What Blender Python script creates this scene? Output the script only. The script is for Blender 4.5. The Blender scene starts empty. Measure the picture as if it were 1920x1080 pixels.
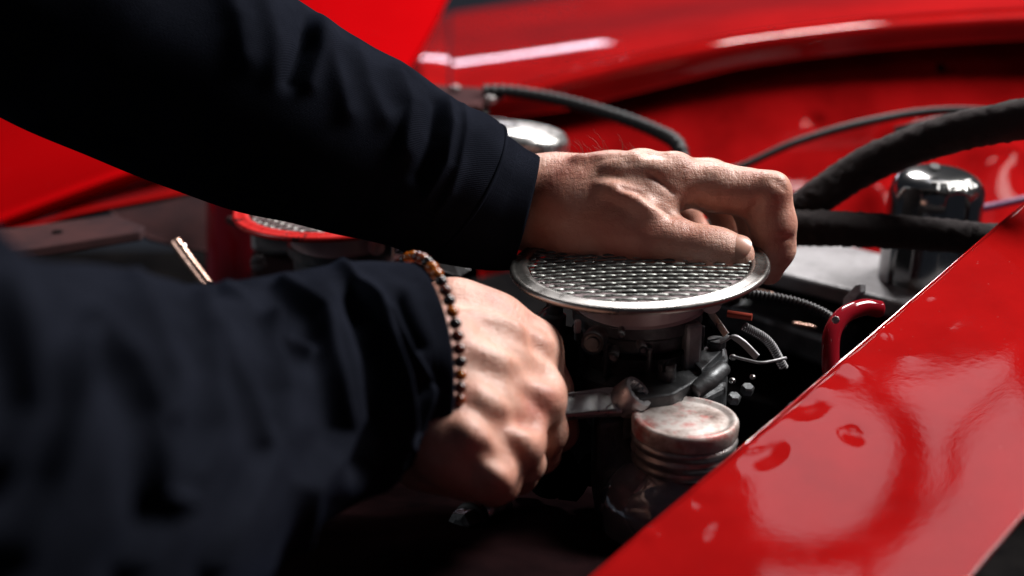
import bpy, bmesh, math, random
import numpy as np
from mathutils import Vector, Matrix
random.seed(7); RNG = np.random.default_rng(7)
SC = bpy.context.scene
COL = SC.collection
R = math.radians

# ------------------------------------------------------------------ camera
FPX = 2667.0                      # 50 mm lens on a 36 mm wide sensor, in photo pixels
D0 = 0.75                         # distance of the far hand / screen
PITCH = R(20)
CAM = np.array([0.0, -0.70, 1.20])
FW = np.array([0, math.cos(PITCH), -math.sin(PITCH)])
UP = np.array([0, math.sin(PITCH), math.cos(PITCH)])
RT = np.array([1.0, 0, 0])
cam = bpy.data.cameras.new('camera'); cam_o = bpy.data.objects.new('camera', cam); COL.objects.link(cam_o)
cam_o.location = CAM; cam_o.rotation_euler = (R(90) - PITCH, 0, 0)
cam.lens = 50; cam.sensor_width = 36; cam.clip_start = 0.01; cam.clip_end = 100
cam.dof.use_dof = True; cam.dof.focus_distance = D0; cam.dof.aperture_fstop = 3.7; cam.dof.aperture_blades = 9
SC.camera = cam_o

# ------------------------------------------------------------------ light
world = bpy.data.worlds.new('World'); SC.world = world; world.use_nodes = True
world.node_tree.nodes['Background'].inputs[0].default_value = (0.55, 0.62, 0.8, 1)
world.node_tree.nodes['Background'].inputs[1].default_value = 0.035

def area(name, loc, target, sx, sy, power, color):
    l = bpy.data.lights.new(name, 'AREA'); l.shape = 'RECTANGLE'; l.size = sx; l.size_y = sy
    l.energy = power; l.color = color
    o = bpy.data.objects.new(name, l); COL.objects.link(o); o.location = loc
    o.rotation_euler = (Vector(target) - Vector(loc)).to_track_quat('-Z', 'Y').to_euler()
    return o
area('workshop_lamp', (0.98, 0.50, 2.04), (-0.03, -0.05, 0.93), 0.60, 0.46, 52, (1.0, 0.97, 0.94))
sb = area('ceiling_softbox', (0.50, 0.80, 2.20), (0.50, 0.80, 0.0), 0.46, 0.46, 1.25, (0.95, 0.93, 1.0)); sb.rotation_euler = (0, 0, 0)
# added emission mask: dark arc and wavy line shape the near wing's reflection
lt = sb.data; lt.use_nodes = True; ln, ll = lt.node_tree.nodes, lt.node_tree.links; em = ln['Emission']
gp = ln.new('ShaderNodeNewGeometry'); sp = ln.new('ShaderNodeSeparateXYZ'); ll.new(gp.outputs['Parametric'], sp.inputs[0])
def lm(op, a, b_=None, c=None):
    n_ = ln.new('ShaderNodeMath'); n_.operation = op
    for k_, x in enumerate((a, b_, c)):
        if x is None: continue
        if isinstance(x, (int, float)): n_.inputs[k_].default_value = x
        else: ll.new(x, n_.inputs[k_])
    return n_.outputs[0]
def step(d, w, soft): return lm('MULTIPLY', lm('MINIMUM', lm('MAXIMUM', lm('SUBTRACT', d, w), 0.0), soft), 1.0 / soft)
X_ = lm('MULTIPLY_ADD', sp.outputs[0], 0.46, 0.27); Y_ = lm('MULTIPLY_ADD', sp.outputs[1], 0.46, 0.57)
dx_, dy_ = lm('SUBTRACT', X_, 0.375), lm('SUBTRACT', Y_, 0.88)
rr_ = lm('SQRT', lm('ADD', lm('MULTIPLY', dx_, dx_), lm('MULTIPLY', lm('MULTIPLY', dy_, dy_), 0.72)))
ring = step(lm('ABSOLUTE', lm('SUBTRACT', rr_, 0.160)), 0.020, 0.016)
wob = lm('MULTIPLY', lm('SINE', lm('MULTIPLY', Y_, 30.0)), 0.012)
wig = step(lm('ABSOLUTE', lm('ADD', lm('SUBTRACT', lm('MULTIPLY', lm('SUBTRACT', X_, 0.43), 0.77), lm('MULTIPLY', lm('SUBTRACT', Y_, 0.64), 0.64)), wob)), 0.004, 0.008)
ll.new(lm('MULTIPLY', ring, wig), em.inputs['Strength'])
area('rear_fill', (0.35, 2.1, 2.5), (0.3, 1.0, 0.95), 0.5, 0.5, 52, (1.0, 0.96, 0.95))  # unseen fill light, added to brighten the far wing
area('back_streak_light', (-0.30, 4.2, 1.50), (-0.1, 1.0, 0.95), 0.8, 0.12, 3, (0.86, 0.84, 1.0))  # unseen strip of light, added for the highlight streak on the far wing
area('side_fill', (-1.3, 0.0, 1.5), (-0.3, 0.4, 0.95), 0.4, 0.4, 3.0, (0.95, 0.96, 1.0))  # unseen fill, added to lift the bonnet and the left intake neck
SC.view_settings.view_transform = 'Standard'; SC.view_settings.look = 'None'
SC.view_settings.exposure = 0.0; SC.view_settings.gamma = 1.0
SC.view_settings.use_curve_mapping = False
try:
    SC.cycles.max_bounces = 8; SC.cycles.use_denoising = True
except Exception: pass

# ------------------------------------------------------------------ geometry helpers
def P(px, py, dz=0.0):            # photo pixel + distance (mm beyond D0) -> point in the place
    d = D0 + dz / 1000.0
    return CAM + d * (FW + (px - 960) / FPX * RT - (py - 540) / FPX * UP)
def PZ(px, py, z):                # photo pixel on the horizontal plane z
    r = FW + (px - 960) / FPX * RT - (py - 540) / FPX * UP
    return CAM + r * ((z - CAM[2]) / r[2])
def S(px, dz=0.0): return px * (D0 + dz / 1000.0) / FPX      # pixels -> metres at that distance
def proj(v):
    w = v - CAM; d = w @ FW
    return np.stack([960 + FPX * (w @ RT) / d, 540 - FPX * (w @ UP) / d], 1)
def nrm(v): v = np.asarray(v, float); return v / (np.linalg.norm(v) + 1e-12)
ZD = P(1198, 493)[2]              # height of the screen's plane

def tag(o, label, cat, group=None):
    o['label'] = label; o['category'] = cat
    if group: o['group'] = group
    return o
def thing(name, loc, label, cat, group=None):
    o = bpy.data.objects.new(name, None); COL.objects.link(o); o.location = loc; o.empty_display_size = 0.02
    return tag(o, label, cat, group)
def root_of(p):
    l = np.zeros(3)
    while p is not None: l = l + np.array(p.location); p = p.parent
    return l
def obj(name, v, f, mat, parent=None, smooth=True, uv=None):
    v = np.asarray(v, float)
    org = root_of(parent) if parent is not None else v.mean(0)
    if parent is None:
        org = np.array([org[0], org[1], v[:, 2].min()])
    me = bpy.data.meshes.new(name); me.from_pydata((v - org).tolist(), [], [list(map(int, q)) for q in f]); me.update()
    if uv is not None:
        lay = me.uv_layers.new(name='UVMap')
        li = np.zeros(len(me.loops), int); me.loops.foreach_get('vertex_index', li)
        lay.data.foreach_set('uv', np.asarray(uv, float)[li].ravel())
    if smooth: me.polygons.foreach_set('use_smooth', [True] * len(me.polygons))
    mats = mat if isinstance(mat, (list, tuple)) else [mat]
    for m in mats: me.materials.append(m)
    o = bpy.data.objects.new(name, me); COL.objects.link(o)
    if parent is None: o.location = org
    else: o.parent = parent
    return o
def from_bm(name, bm, mat, parent=None, smooth=False):
    bmesh.ops.recalc_face_normals(bm, faces=bm.faces)
    bm.verts.index_update()
    v = [tuple(x.co) for x in bm.verts]; f = [[x.index for x in q.verts] for q in bm.faces]
    bm.free()
    return obj(name, v, f, mat, parent, smooth)
def sharp(o, ang=35):             # auto smooth look: mark sharp edges by angle
    me = o.data
    bm = bmesh.new(); bm.from_mesh(me)
    for e in bm.edges:
        if len(e.link_faces) == 2 and e.calc_face_angle(0) > R(ang): e.smooth = False
    for q in bm.faces: q.smooth = True
    bm.to_mesh(me); bm.free(); return o
def join(*parts):
    V, F, n = [], [], 0
    for v, f in parts:
        v = np.asarray(v, float); V.append(v); F += [[i + n for i in q] for q in f]; n += len(v)
    return np.concatenate(V), F
def catmull(pts, n):
    pts = np.asarray(pts, float); m = len(pts)
    q = np.vstack([2 * pts[0] - pts[1], pts, 2 * pts[-1] - pts[-2]])
    t = np.linspace(0, m - 1, n); i = np.minimum(t.astype(int), m - 2); u = (t - i)[:, None]
    a, b, c, d = q[i], q[i + 1], q[i + 2], q[i + 3]
    return 0.5 * (2 * b + (c - a) * u + (2 * a - 5 * b + 4 * c - d) * u**2 + (-a + 3 * b - 3 * c + d) * u**3)
def grid_faces(nu, nv, wrap=False):
    f = []
    for i in range(nu - 1):
        for j in range(nv if wrap else nv - 1):
            k = (j + 1) % nv
            f.append((i * nv + j, i * nv + k, (i + 1) * nv + k, (i + 1) * nv + j))
    return f
def frames(path):
    t = np.gradient(path, axis=0); t /= np.linalg.norm(t, axis=1)[:, None] + 1e-12
    u = np.cross(t[0], [0.13, 0.2, 1.0]); u = nrm(u); U = []
    for k in range(len(path)):
        u = nrm(u - t[k] * (u @ t[k])); U.append(u)
    U = np.array(U); return t, U, np.cross(t, U)
def tube(pts, rad, n=60, seg=20, mod=None, cap=True):
    pts = np.asarray(pts, float); path = catmull(pts, n) if len(pts) > 2 else np.linspace(pts[0], pts[1], n)
    rad = np.atleast_1d(rad); r = np.interp(np.linspace(0, 1, n), np.linspace(0, 1, len(rad)), rad)
    if mod is not None:
        L = np.concatenate([[0], np.cumsum(np.linalg.norm(np.diff(path, axis=0), axis=1))]); r = r * mod(L)
    t, U, W = frames(path); a = np.linspace(0, 2 * np.pi, seg, endpoint=False)
    v = path[:, None] + r[:, None, None] * (np.cos(a)[None, :, None] * U[:, None] + np.sin(a)[None, :, None] * W[:, None])
    v = v.reshape(-1, 3); f = grid_faces(n, seg, True)
    if cap: f += [tuple(range(seg - 1, -1, -1)), tuple(range((n - 1) * seg, n * seg))]
    return v, f
def basis(axis, hint=(1, 0, 0)):
    a = nrm(axis); h = np.asarray(hint, float)
    if abs(a @ nrm(h)) > 0.95: h = np.array([0, 1, 0.0])
    u = nrm(h - a * (a @ h)); return u, np.cross(a, u), a
def lathe(prof, c, axis=(0, 0, 1), seg=64, rfun=None, close=True):
    u, w, a = basis(axis); c = np.asarray(c, float); th = np.linspace(0, 2 * np.pi, seg, endpoint=False); V = []
    for r, z in prof:
        rr = np.full(seg, r) if rfun is None else rfun(th, r, z)
        V.append(c + z * a + rr[:, None] * (np.cos(th)[:, None] * u + np.sin(th)[:, None] * w))
    V = np.concatenate(V); f = grid_faces(len(prof), seg, True)
    if close: f += [tuple(range(seg - 1, -1, -1)), tuple(range((len(prof) - 1) * seg, len(prof) * seg))]
    return V, f
def pbox(c, size, rz=0.0, rx=0.0, ry=0.0, bevel=0.0015):
    bm = bmesh.new(); bmesh.ops.create_cube(bm, size=1.0)
    bmesh.ops.scale(bm, vec=size, verts=bm.verts)
    if bevel: bmesh.ops.bevel(bm, geom=bm.edges[:], offset=min(bevel, min(size) * 0.45), segments=2, affect='EDGES', profile=0.5)
    M = Matrix.Translation(Vector(c)) @ Matrix.Rotation(rz, 4, 'Z') @ Matrix.Rotation(ry, 4, 'Y') @ Matrix.Rotation(rx, 4, 'X')
    bmesh.ops.transform(bm, matrix=M, verts=bm.verts); return bm
def bmvf(bm):
    bmesh.ops.recalc_face_normals(bm, faces=bm.faces); bm.verts.index_update()
    v = [tuple(x.co) for x in bm.verts]; f = [[x.index for x in q.verts] for q in bm.faces]; bm.free(); return np.array(v), f
def prism(pts, ext, bevel=0.0015, seg=2):   # polygon (3-D points) extruded along ext
    bm = bmesh.new(); vs = [bm.verts.new(p) for p in pts]; fc = bm.faces.new(vs)
    r = bmesh.ops.extrude_face_region(bm, geom=[fc])
    bmesh.ops.translate(bm, vec=Vector(ext), verts=[g for g in r['geom'] if isinstance(g, bmesh.types.BMVert)])
    bmesh.ops.recalc_face_normals(bm, faces=bm.faces)
    if bevel: bmesh.ops.bevel(bm, geom=bm.edges[:], offset=bevel, segments=seg, affect='EDGES', profile=0.5, clamp_overlap=True)
    return bm
def patch(rows, nu, nv, thick=0.0015, disp=None, nflip=False):
    """Sheet-metal panel through rows of points; disp(v, n) shapes it; given real thickness."""
    rows = [catmull(r, nv) for r in rows]
    rows = np.array(rows); g = np.stack([catmull(rows[:, j], nu) for j in range(nv)], 1)
    du = np.gradient(g, axis=0); dv = np.gradient(g, axis=1); n = np.cross(du, dv); n /= np.linalg.norm(n, axis=2)[..., None] + 1e-12
    v = g.reshape(-1, 3); n = n.reshape(-1, 3)
    if ((CAM - v.mean(0)) @ n.mean(0)) < 0: n = -n
    if disp is not None: v = v + n * disp(v)[:, None]
    N = len(v); f = grid_faces(nu, nv); back = v - n * thick
    f2 = [tuple(N + i for i in q[::-1]) for q in f]
    per = [j for j in range(nv)] + [i * nv + nv - 1 for i in range(1, nu)] + [(nu - 1) * nv + j for j in range(nv - 2, -1, -1)] + [i * nv for i in range(nu - 2, 0, -1)]
    side = [(per[k], per[(k + 1) % len(per)], N + per[(k + 1) % len(per)], N + per[k]) for k in range(len(per))]
    return np.vstack([v, back]), f + f2 + side
def pd(p, line):                  # distance of 2-D points to a polyline
    line = np.asarray(line, float); best = np.full(len(p), 1e9)
    for a, b in zip(line[:-1], line[1:]):
        ab = b - a; t = np.clip(((p - a) @ ab) / (ab @ ab + 1e-9), 0, 1)
        best = np.minimum(best, np.linalg.norm(p - a - t[:, None] * ab, axis=1))
    return best
def vnoise(v, scale, seed=0, oct=3):   # cheap smooth noise: sums of random sines
    g = np.random.default_rng(seed); s = np.zeros(len(v))
    for o in range(oct):
        for _ in range(5):
            k = g.normal(size=3) * scale * 1.8**o; s += np.sin(v @ k + g.uniform(0, 6.28)) * 0.55**o
    return s / 5

# ------------------------------------------------------------------ materials
def mat(name, base, rough=0.5, metal=0.0, **kw):
    m = bpy.data.materials.new(name); m.use_nodes = True
    b = m.node_tree.nodes['Principled BSDF']
    b.inputs['Base Color'].default_value = (*base, 1); b.inputs['Roughness'].default_value = rough; b.inputs['Metallic'].default_value = metal
    for k, x in kw.items(): b.inputs[k].default_value = x
    return m
def nodes(m): return m.node_tree.nodes, m.node_tree.links, m.node_tree.nodes['Principled BSDF']
def noise(m, scale, detail=4, rough=0.55, coord='Object', vec=None):
    n, l, b = nodes(m); tc = n.new('ShaderNodeTexCoord'); t = n.new('ShaderNodeTexNoise')
    t.inputs['Scale'].default_value = scale; t.inputs['Detail'].default_value = detail; t.inputs['Roughness'].default_value = rough
    if vec:
        mp = n.new('ShaderNodeMapping'); mp.inputs['Scale'].default_value = vec; l.new(tc.outputs[coord], mp.inputs[0]); l.new(mp.outputs[0], t.inputs['Vector'])
    else: l.new(tc.outputs[coord], t.inputs['Vector'])
    return t.outputs['Fac']
def ramp(m, fac, stops):
    n, l, b = nodes(m); r = n.new('ShaderNodeValToRGB'); l.new(fac, r.inputs[0]); e = r.color_ramp.elements
    while len(e) < len(stops): e.new(0.5)
    for x, (p, c) in zip(e, stops): x.position = p; x.color = (*c, 1) if len(c) == 3 else c
    return r.outputs['Color']
def bump(m, fac, dist, strength=1.0, prev=None):
    n, l, b = nodes(m); x = n.new('ShaderNodeBump'); x.inputs['Strength'].default_value = strength; x.inputs['Distance'].default_value = dist
    l.new(fac, x.inputs['Height'])
    if prev is not None: l.new(prev, x.inputs['Normal'])
    return x.outputs['Normal']
def wear(m, c0, c1, scale, lo, hi, r0, r1, bd=0.0004):
    n, l, b = nodes(m); f = noise(m, scale, 8, 0.65)
    l.new(ramp(m, f, [(lo, c0), (hi, c1)]), b.inputs['Base Color'])
    f2 = noise(m, scale * 3, 6); l.new(ramp(m, f2, [(0.3, (r0,) * 3), (0.7, (r1,) * 3)]), b.inputs['Roughness'])
    l.new(bump(m, noise(m, scale * 6, 5), bd, 0.5), b.inputs['Normal']); return m

def paint(name, base, coat=0.7, rough=0.38, dirt=0.25):
    m = mat(name, base, rough, 0.0); n, l, b = nodes(m)
    b.inputs['Coat Weight'].default_value = coat; b.inputs['Coat Roughness'].default_value = 0.07
    b.inputs['Specular IOR Level'].default_value = 0.0
    f = noise(m, 14, 7, 0.6)
    l.new(ramp(m, f, [(0.3, tuple(x * (1 - dirt) for x in base)), (0.62, base)]), b.inputs['Base Color'])
    f2 = noise(m, 60, 6, 0.6); l.new(ramp(m, f2, [(0.35, (0.02,) * 3), (0.8, (0.09,) * 3)]), b.inputs['Coat Roughness'])
    nb = bump(m, noise(m, 260, 2), 0.00004, 0.5); l.new(nb, b.inputs['Coat Normal'])
    sp_ = ramp(m, noise(m, 420, 3, 0.5), [(0.72, (0, 0, 0)), (0.80, (0.5,) * 3)]); mxd = n.new('ShaderNodeMix'); mxd.data_type = 'RGBA'; l.new(sp_, mxd.inputs[0]); bc = b.inputs['Base Color'].links[0].from_socket; l.new(bc, mxd.inputs[6]); mxd.inputs[7].default_value = (0.42, 0.12, 0.12, 1); l.new(mxd.outputs[2], b.inputs['Base Color'])
    return m
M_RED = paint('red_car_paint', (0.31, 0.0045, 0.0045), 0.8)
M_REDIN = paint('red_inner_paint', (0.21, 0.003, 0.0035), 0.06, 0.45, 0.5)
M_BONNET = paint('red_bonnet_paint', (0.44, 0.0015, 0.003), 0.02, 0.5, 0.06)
M_GREYRED = wear(mat('dusty_primer', (0.1, 0.05, 0.05), 0.6, 0.0, **{'Specular IOR Level': 0.0}), (0.035, 0.022, 0.024), (0.065, 0.030, 0.030), 18, 0.35, 0.65, 0.45, 0.7)
M_CAST = wear(mat('dark_cast_metal', (0.07, 0.075, 0.08), 0.5, 0.6), (0.03, 0.033, 0.037), (0.13, 0.135, 0.14), 60, 0.3, 0.75, 0.35, 0.6, 0.0006)
M_CASTL = wear(mat('grey_cast_metal', (0.2, 0.2, 0.21), 0.5, 0.3), (0.12, 0.12, 0.125), (0.3, 0.3, 0.31), 70, 0.3, 0.75, 0.35, 0.55, 0.0006)
M_GRIME = wear(mat('black_grime', (0.012, 0.012, 0.014), 0.6, 0.0, **{'Specular IOR Level': 0.0}), (0.003, 0.003, 0.0035), (0.010, 0.009, 0.009), 30, 0.3, 0.7, 0.45, 0.85, 0.001)
M_BLACK = mat('black_rubber', (0.008, 0.008, 0.009), 0.55, 0.0, **{'Specular IOR Level': 0.3})
M_STEEL = wear(mat('brushed_steel', (0.5, 0.49, 0.48), 0.3, 1.0), (0.36, 0.35, 0.34), (0.55, 0.54, 0.53), 80, 0.35, 0.7, 0.22, 0.42, 0.0002)
M_CHROME = mat('chrome', (0.6, 0.6, 0.6), 0.12, 1.0)
M_PLATE = wear(mat('worn_grey_paint', (0.3, 0.29, 0.3), 0.5), (0.11, 0.105, 0.11), (0.22, 0.21, 0.22), 45, 0.3, 0.7, 0.35, 0.6, 0.0004)
M_CAPM = mat('dark_chrome', (0.34, 0.34, 0.335), 0.17, 1.0)
M_RIM = mat('worn_rim_metal', (0.4, 0.38, 0.36), 0.3, 0.9)
def chipped(m, base, chip, scale, thr):
    n, l, b = nodes(m); f = noise(m, scale, 9, 0.7)
    l.new(ramp(m, f, [(thr, chip), (thr + 0.03, base)]), b.inputs['Base Color'])
    l.new(ramp(m, noise(m, 90, 6), [(0.3, (0.22,) * 3), (0.75, (0.42,) * 3)]), b.inputs['Roughness'])
    l.new(bump(m, f, 0.0003, 0.3), b.inputs['Normal']); return m
chipped(M_RIM, (0.22, 0.21, 0.20), (0.03, 0.026, 0.024), 60, 0.33)
M_REDRIM = chipped(mat('chipped_red_rim', (0.6, 0.02, 0.02), 0.35, 0.1), (0.55, 0.02, 0.018), (0.02, 0.015, 0.015), 55, 0.37)
M_WIRE = wear(mat('wire_metal', (0.45, 0.46, 0.43), 0.35, 0.95), (0.10, 0.10, 0.095), (0.30, 0.31, 0.29), 120, 0.3, 0.6, 0.4, 0.6, 0.0002)
M_COPPER = wear(mat('coppery_tube', (0.5, 0.3, 0.22), 0.3, 0.9), (0.42, 0.24, 0.18), (0.62, 0.42, 0.33), 90, 0.3, 0.7, 0.2, 0.4, 0.0002)
M_DKRED = paint('dark_red_paint', (0.20, 0.006, 0.012), 0.8, 0.3)
M_TOOL = wear(mat('tool_steel', (0.33, 0.33, 0.34), 0.35, 0.7), (0.36, 0.36, 0.37), (0.55, 0.55, 0.56), 60, 0.3, 0.7, 0.25, 0.4, 0.0002)
M_GLASS = mat('jar_glass', (0.40, 0.41, 0.47), 0.04, 0.0, **{'Transmission Weight': 0.76, 'IOR': 1.46})
M_FLUID = mat('dark_fluid', (0.02, 0.012, 0.012), 0.1)
# jar lid: tin with rust and rest of a red print
M_LID = mat('rusty_tin_lid', (0.5, 0.45, 0.42), 0.45, 0.25)
n, l, b = nodes(M_LID)
c1 = ramp(M_LID, noise(M_LID, 55, 9, 0.68), [(0.30, (0.10, 0.06, 0.05)), (0.42, (0.36, 0.28, 0.25)), (0.56, (0.66, 0.60, 0.57))])
mx = n.new('ShaderNodeMix'); mx.data_type = 'RGBA'
l.new(ramp(M_LID, noise(M_LID, 38, 8, 0.7), [(0.52, (0, 0, 0)), (0.64, (0.8,) * 3)]), mx.inputs[0]); l.new(c1, mx.inputs[6]); mx.inputs[7].default_value = (0.5, 0.05, 0.04, 1)
l.new(mx.outputs[2], b.inputs['Base Color']); l.new(bump(M_LID, noise(M_LID, 120, 6), 0.0004, 0.6), b.inputs['Normal'])
# cloth
def cloth(name, base, kind):
    m = mat(name, base, 0.92, 0.0); n, l, b = nodes(m)
    b.inputs['Sheen Weight'].default_value = 0.015; b.inputs['Sheen Roughness'].default_value = 0.4; b.inputs['Sheen Tint'].default_value = (0.35, 0.45, 0.8, 1)
    b.inputs['Specular IOR Level'].default_value = 0.0
    uv = n.new('ShaderNodeUVMap'); w = n.new('ShaderNodeTexWave'); w.wave_type = 'BANDS'
    mp = n.new('ShaderNodeMapping'); l.new(uv.outputs[0], mp.inputs[0])
    w.inputs['Distortion'].default_value = 1.2; w.inputs['Detail'].default_value = 2; w.inputs['Detail Scale'].default_value = 3
    if kind == 'rib': w.bands_direction = 'X'; mp.inputs['Scale'].default_value = (420, 6, 1)
    else: w.bands_direction = 'DIAGONAL'; mp.inputs['Scale'].default_value = (420, 520, 1)
    w.inputs['Scale'].default_value = 1.0; l.new(mp.outputs[0], w.inputs['Vector'])
    n1 = bump(m, w.outputs['Fac'], 0.0005 if kind == 'rib' else 0.0002, 0.6)
    l.new(bump(m, noise(m, 900, 3), 0.0003, 0.6, n1), b.inputs['Normal'])
    f = noise(m, 40, 6); l.new(ramp(m, f, [(0.3, tuple(x * 0.75 for x in base)), (0.7, tuple(x * 1.25 for x in base))]), b.inputs['Base Color'])
    return m
M_CLOTH = cloth('navy_twill', (0.0078, 0.0088, 0.0132), 'twill')
M_RIB = cloth('navy_rib_knit', (0.0078, 0.0088, 0.0132), 'rib')
# braided hose
M_HOSE = mat('fuzzy_textile_hose', (0.012, 0.0108, 0.0115), 0.95, 0.0, **{'Specular IOR Level': 0.1}); n, l, b = nodes(M_HOSE)
b.inputs['Sheen Weight'].default_value = 0.22; b.inputs['Sheen Tint'].default_value = (0.6, 0.5, 0.5, 1); b.inputs['Sheen Roughness'].default_value = 0.5
l.new(bump(M_HOSE, noise(M_HOSE, 700, 6, 0.8), 0.0012, 0.9), b.inputs['Normal'])
# skin
M_SKIN = mat('skin', (0.5, 0.27, 0.2), 0.45); n, l, b = nodes(M_SKIN)
b.inputs['Subsurface Weight'].default_value = 0.25; b.inputs['Subsurface Radius'].default_value = (1.0, 0.35, 0.2); b.inputs['Subsurface Scale'].default_value = 0.004
base = ramp(M_SKIN, noise(M_SKIN, 38, 5, 0.6), [(0.3, (0.41, 0.165, 0.12)), (0.5, (0.51, 0.26, 0.19)), (0.7, (0.58, 0.35, 0.275))])
att = n.new('ShaderNodeAttribute'); att.attribute_name = 'red'
mx = n.new('ShaderNodeMix'); mx.data_type = 'RGBA'; l.new(att.outputs['Fac'], mx.inputs[0]); l.new(base, mx.inputs[6]); mx.inputs[7].default_value = (0.47, 0.13, 0.09, 1)
l.new(mx.outputs[2], b.inputs['Base Color'])
vo = n.new('ShaderNodeTexVoronoi'); vo.feature = 'DISTANCE_TO_EDGE'; vo.inputs['Scale'].default_value = 620
tc = n.new('ShaderNodeTexCoord'); l.new(tc.outputs['Object'], vo.inputs['Vector'])
n1 = bump(M_SKIN, ramp(M_SKIN, vo.outputs['Distance'], [(0.0, (0, 0, 0)), (0.12, (1, 1, 1))]), 0.0002, 0.35)
n2 = bump(M_SKIN, noise(M_SKIN, 130, 6, 0.65, vec=(0.45, 1.3, 1.3)), 0.0014, 0.6, n1)
n3 = bump(M_SKIN, noise(M_SKIN, 210, 4, 0.6, vec=(1.4, 0.5, 0.6)), 0.0011, 0.5, n2)
l.new(n3, b.inputs['Normal'])
l.new(ramp(M_SKIN, noise(M_SKIN, 150, 5), [(0.3, (0.36,) * 3), (0.7, (0.55,) * 3)]), b.inputs['Roughness'])
M_NAIL = mat('fingernail', (0.52, 0.27, 0.20), 0.36, 0.0, **{'Subsurface Weight': 0.2, 'Subsurface Scale': 0.003, 'Coat Weight': 0.0})
M_HAIR = mat('hair', (0.06, 0.03, 0.02), 0.5)

# ------------------------------------------------------------------ the car body
car = thing('car', P(1300, 900, 200), 'red vintage car with its bonnet open, panels around the engine', 'car')
def rows(*rs): return [[P(*p) for p in r] for r in rs]
XS = [846, 972, 1079, 1185, 1291, 1433, 1700, 1980, 2400]
def wing_rows(xs, ys_list, dzs): return [[P(x, y, dz + (x - 1400) * -0.05) for x, y in zip(xs, ys)] for ys, dz in zip(ys_list, dzs)]
W0 = [24, 6, -8, -22, -36, -52, -80, -100, -125]       # far silhouette
W1 = [60, 48, 34, 20, 4, -14, -40, -60, -85]
W2 = [118, 96, 76, 58, 40, 18, -8, -24, -48]
W3 = [196, 164, 134, 109, 87, 63, 34, 18, -2]         # rolled edge
W4 = [238, 218, 202, 176, 150, 119, 88, 70, 48]       # lower lip
Wb = [40, 26, 14, 2, -10, -24, -50, -70, -95]
v, f = patch(wing_rows(XS, [Wb, W0, W1, W2, [a - 6 for a in W3], W3, [a * 0.8 + c * 0.2 for a, c in zip(W3, W4)], W4], [1180, 1120, 900, 640, 520, 505, 492, 498]), 120, 160, 0.002)
obj('far_wing', v, f, M_RED, car)
XN = [765, 790, 815, 841]
nz = [[66, 46, 34, 26], [84, 66, 58, 54], [112, 104, 106, 112], [168, 172, 178, 184], [205, 215, 222, 230]]
v, f = patch([[P(x, y, dz + (30 if i == 0 else 0)) for i, (x, y) in enumerate(zip(XN, ys))] for ys, dz in zip(nz, [1120, 900, 650, 540, 535])], 60, 30, 0.002)
obj('front_wing_panel', v, f, M_RED, car)
def dents(lst):
    def d(v):
        p = proj(v); h = np.zeros(len(v))
        for x, y, a, r in lst: h += a * np.exp(-((p - (x, y))**2).sum(1) / r**2)
        return h + 0.0012 * vnoise(v, 9, 3)
    return d
v, f = patch(rows([(900, 205, 560), (1100, 188, 545), (1300, 140, 535), (1500, 100, 525), (1750, 75, 515), (2000, 58, 505), (2400, 36, 490)],
                  [(900, 250, 540), (1100, 235, 525), (1300, 195, 515), (1500, 165, 505), (1750, 150, 495), (2000, 145, 485), (2400, 140, 470)],
                  [(900, 300, 500), (1100, 300, 490), (1300, 290, 480), (1500, 280, 470), (1750, 270, 460), (2000, 270, 450), (2400, 270, 430)],
                  [(900, 380, 470), (1100, 390, 440), (1300, 400, 420), (1500, 400, 400), (1750, 400, 380), (2000, 420, 360), (2400, 430, 340)],
                  [(900, 520, 450), (1100, 520, 400), (1300, 520, 380), (1500, 540, 350), (1750, 560, 320), (2000, 580, 300), (2400, 600, 280)]),
             90, 140, 0.002, dents([(1528, 228, -0.006, 14), (1690, 262, 0.012, 26), (1870, 320, 0.014, 50), (1650, 380, 0.014, 40), (1905, 310, 0.008, 20)]))
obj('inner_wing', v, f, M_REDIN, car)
v, f = lathe([(0.0005, 0.0), (0.0042, 0.0), (0.0042, 0.0012), (0.0005, 0.0012)], P(1764, 127, 496), P(1764, 127, 0) - P(1764, 127, 490), 20)
obj('drain_hole', v, f, M_GRIME, car)
# bonnet: big plain sheet hinged at the front, with beads along its lower edge
bx = [-260, -60, 130, 260, 400, 560, 700, 830]
def bl(y0, y1): return [y0 + (y1 - y0) * (x + 260) / 1090 for x in bx]
bt = [-420, -400, -380, -360, -340, -330, -320, -310]
L1 = [520, 440, 366, 321, 290, 262, 240, 222]; 
bx2 = [-260, -60, 130, 260, 400, 540, 650, 748]; bx1 = [-230, -30, 160, 290, 430, 590, 720, 838]
bon = [[P(x + o, y, dz) for x, y in zip(xs_, ys)] for xs_, ys, dz, o in (
    (bx, bt, 700, 130), (bx1, [200, 150, 100, 60, 40, 20, 10, 0], 520, 0), (bx2, [a - 60 for a in L1], 430, 0), (bx2, [a - 14 for a in L1], 412, 0), (bx2, [a - 6 for a in L1], 402, 0), (bx2, L1, 400, 0), (bx2, [a + 8 for a in L1], 408, 0), (bx2, [a + 14 for a in L1], 416, 0), (bx2, [a + 22 for a in L1], 414, 0))]
v, f = patch(bon, 130, 120, 0.002)
obj('bonnet', v, f, M_BONNET, car)
lx = [-120, 60, 150, 300, 400, 520, 640]
L3 = [470, 425, 400, 371, 354, 338, 326]; L2 = [470, 420, 380, 335, 306, 282, 262]
v, f = patch([[P(x, y, dz) for x, y in zip(lx, ys)] for ys, dz in ((L2, 420), ([a * 0.5 + c * 0.5 for a, c in zip(L2, L3)], 404), ([a - 7 for a in L3], 372), ([a - 1 for a in L3], 364), ([a + 5 for a in L3], 366), ([a + 12 for a in L3], 374))], 60, 80, 0.002)
obj('bonnet_lip', v, f, M_RED, car)
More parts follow.
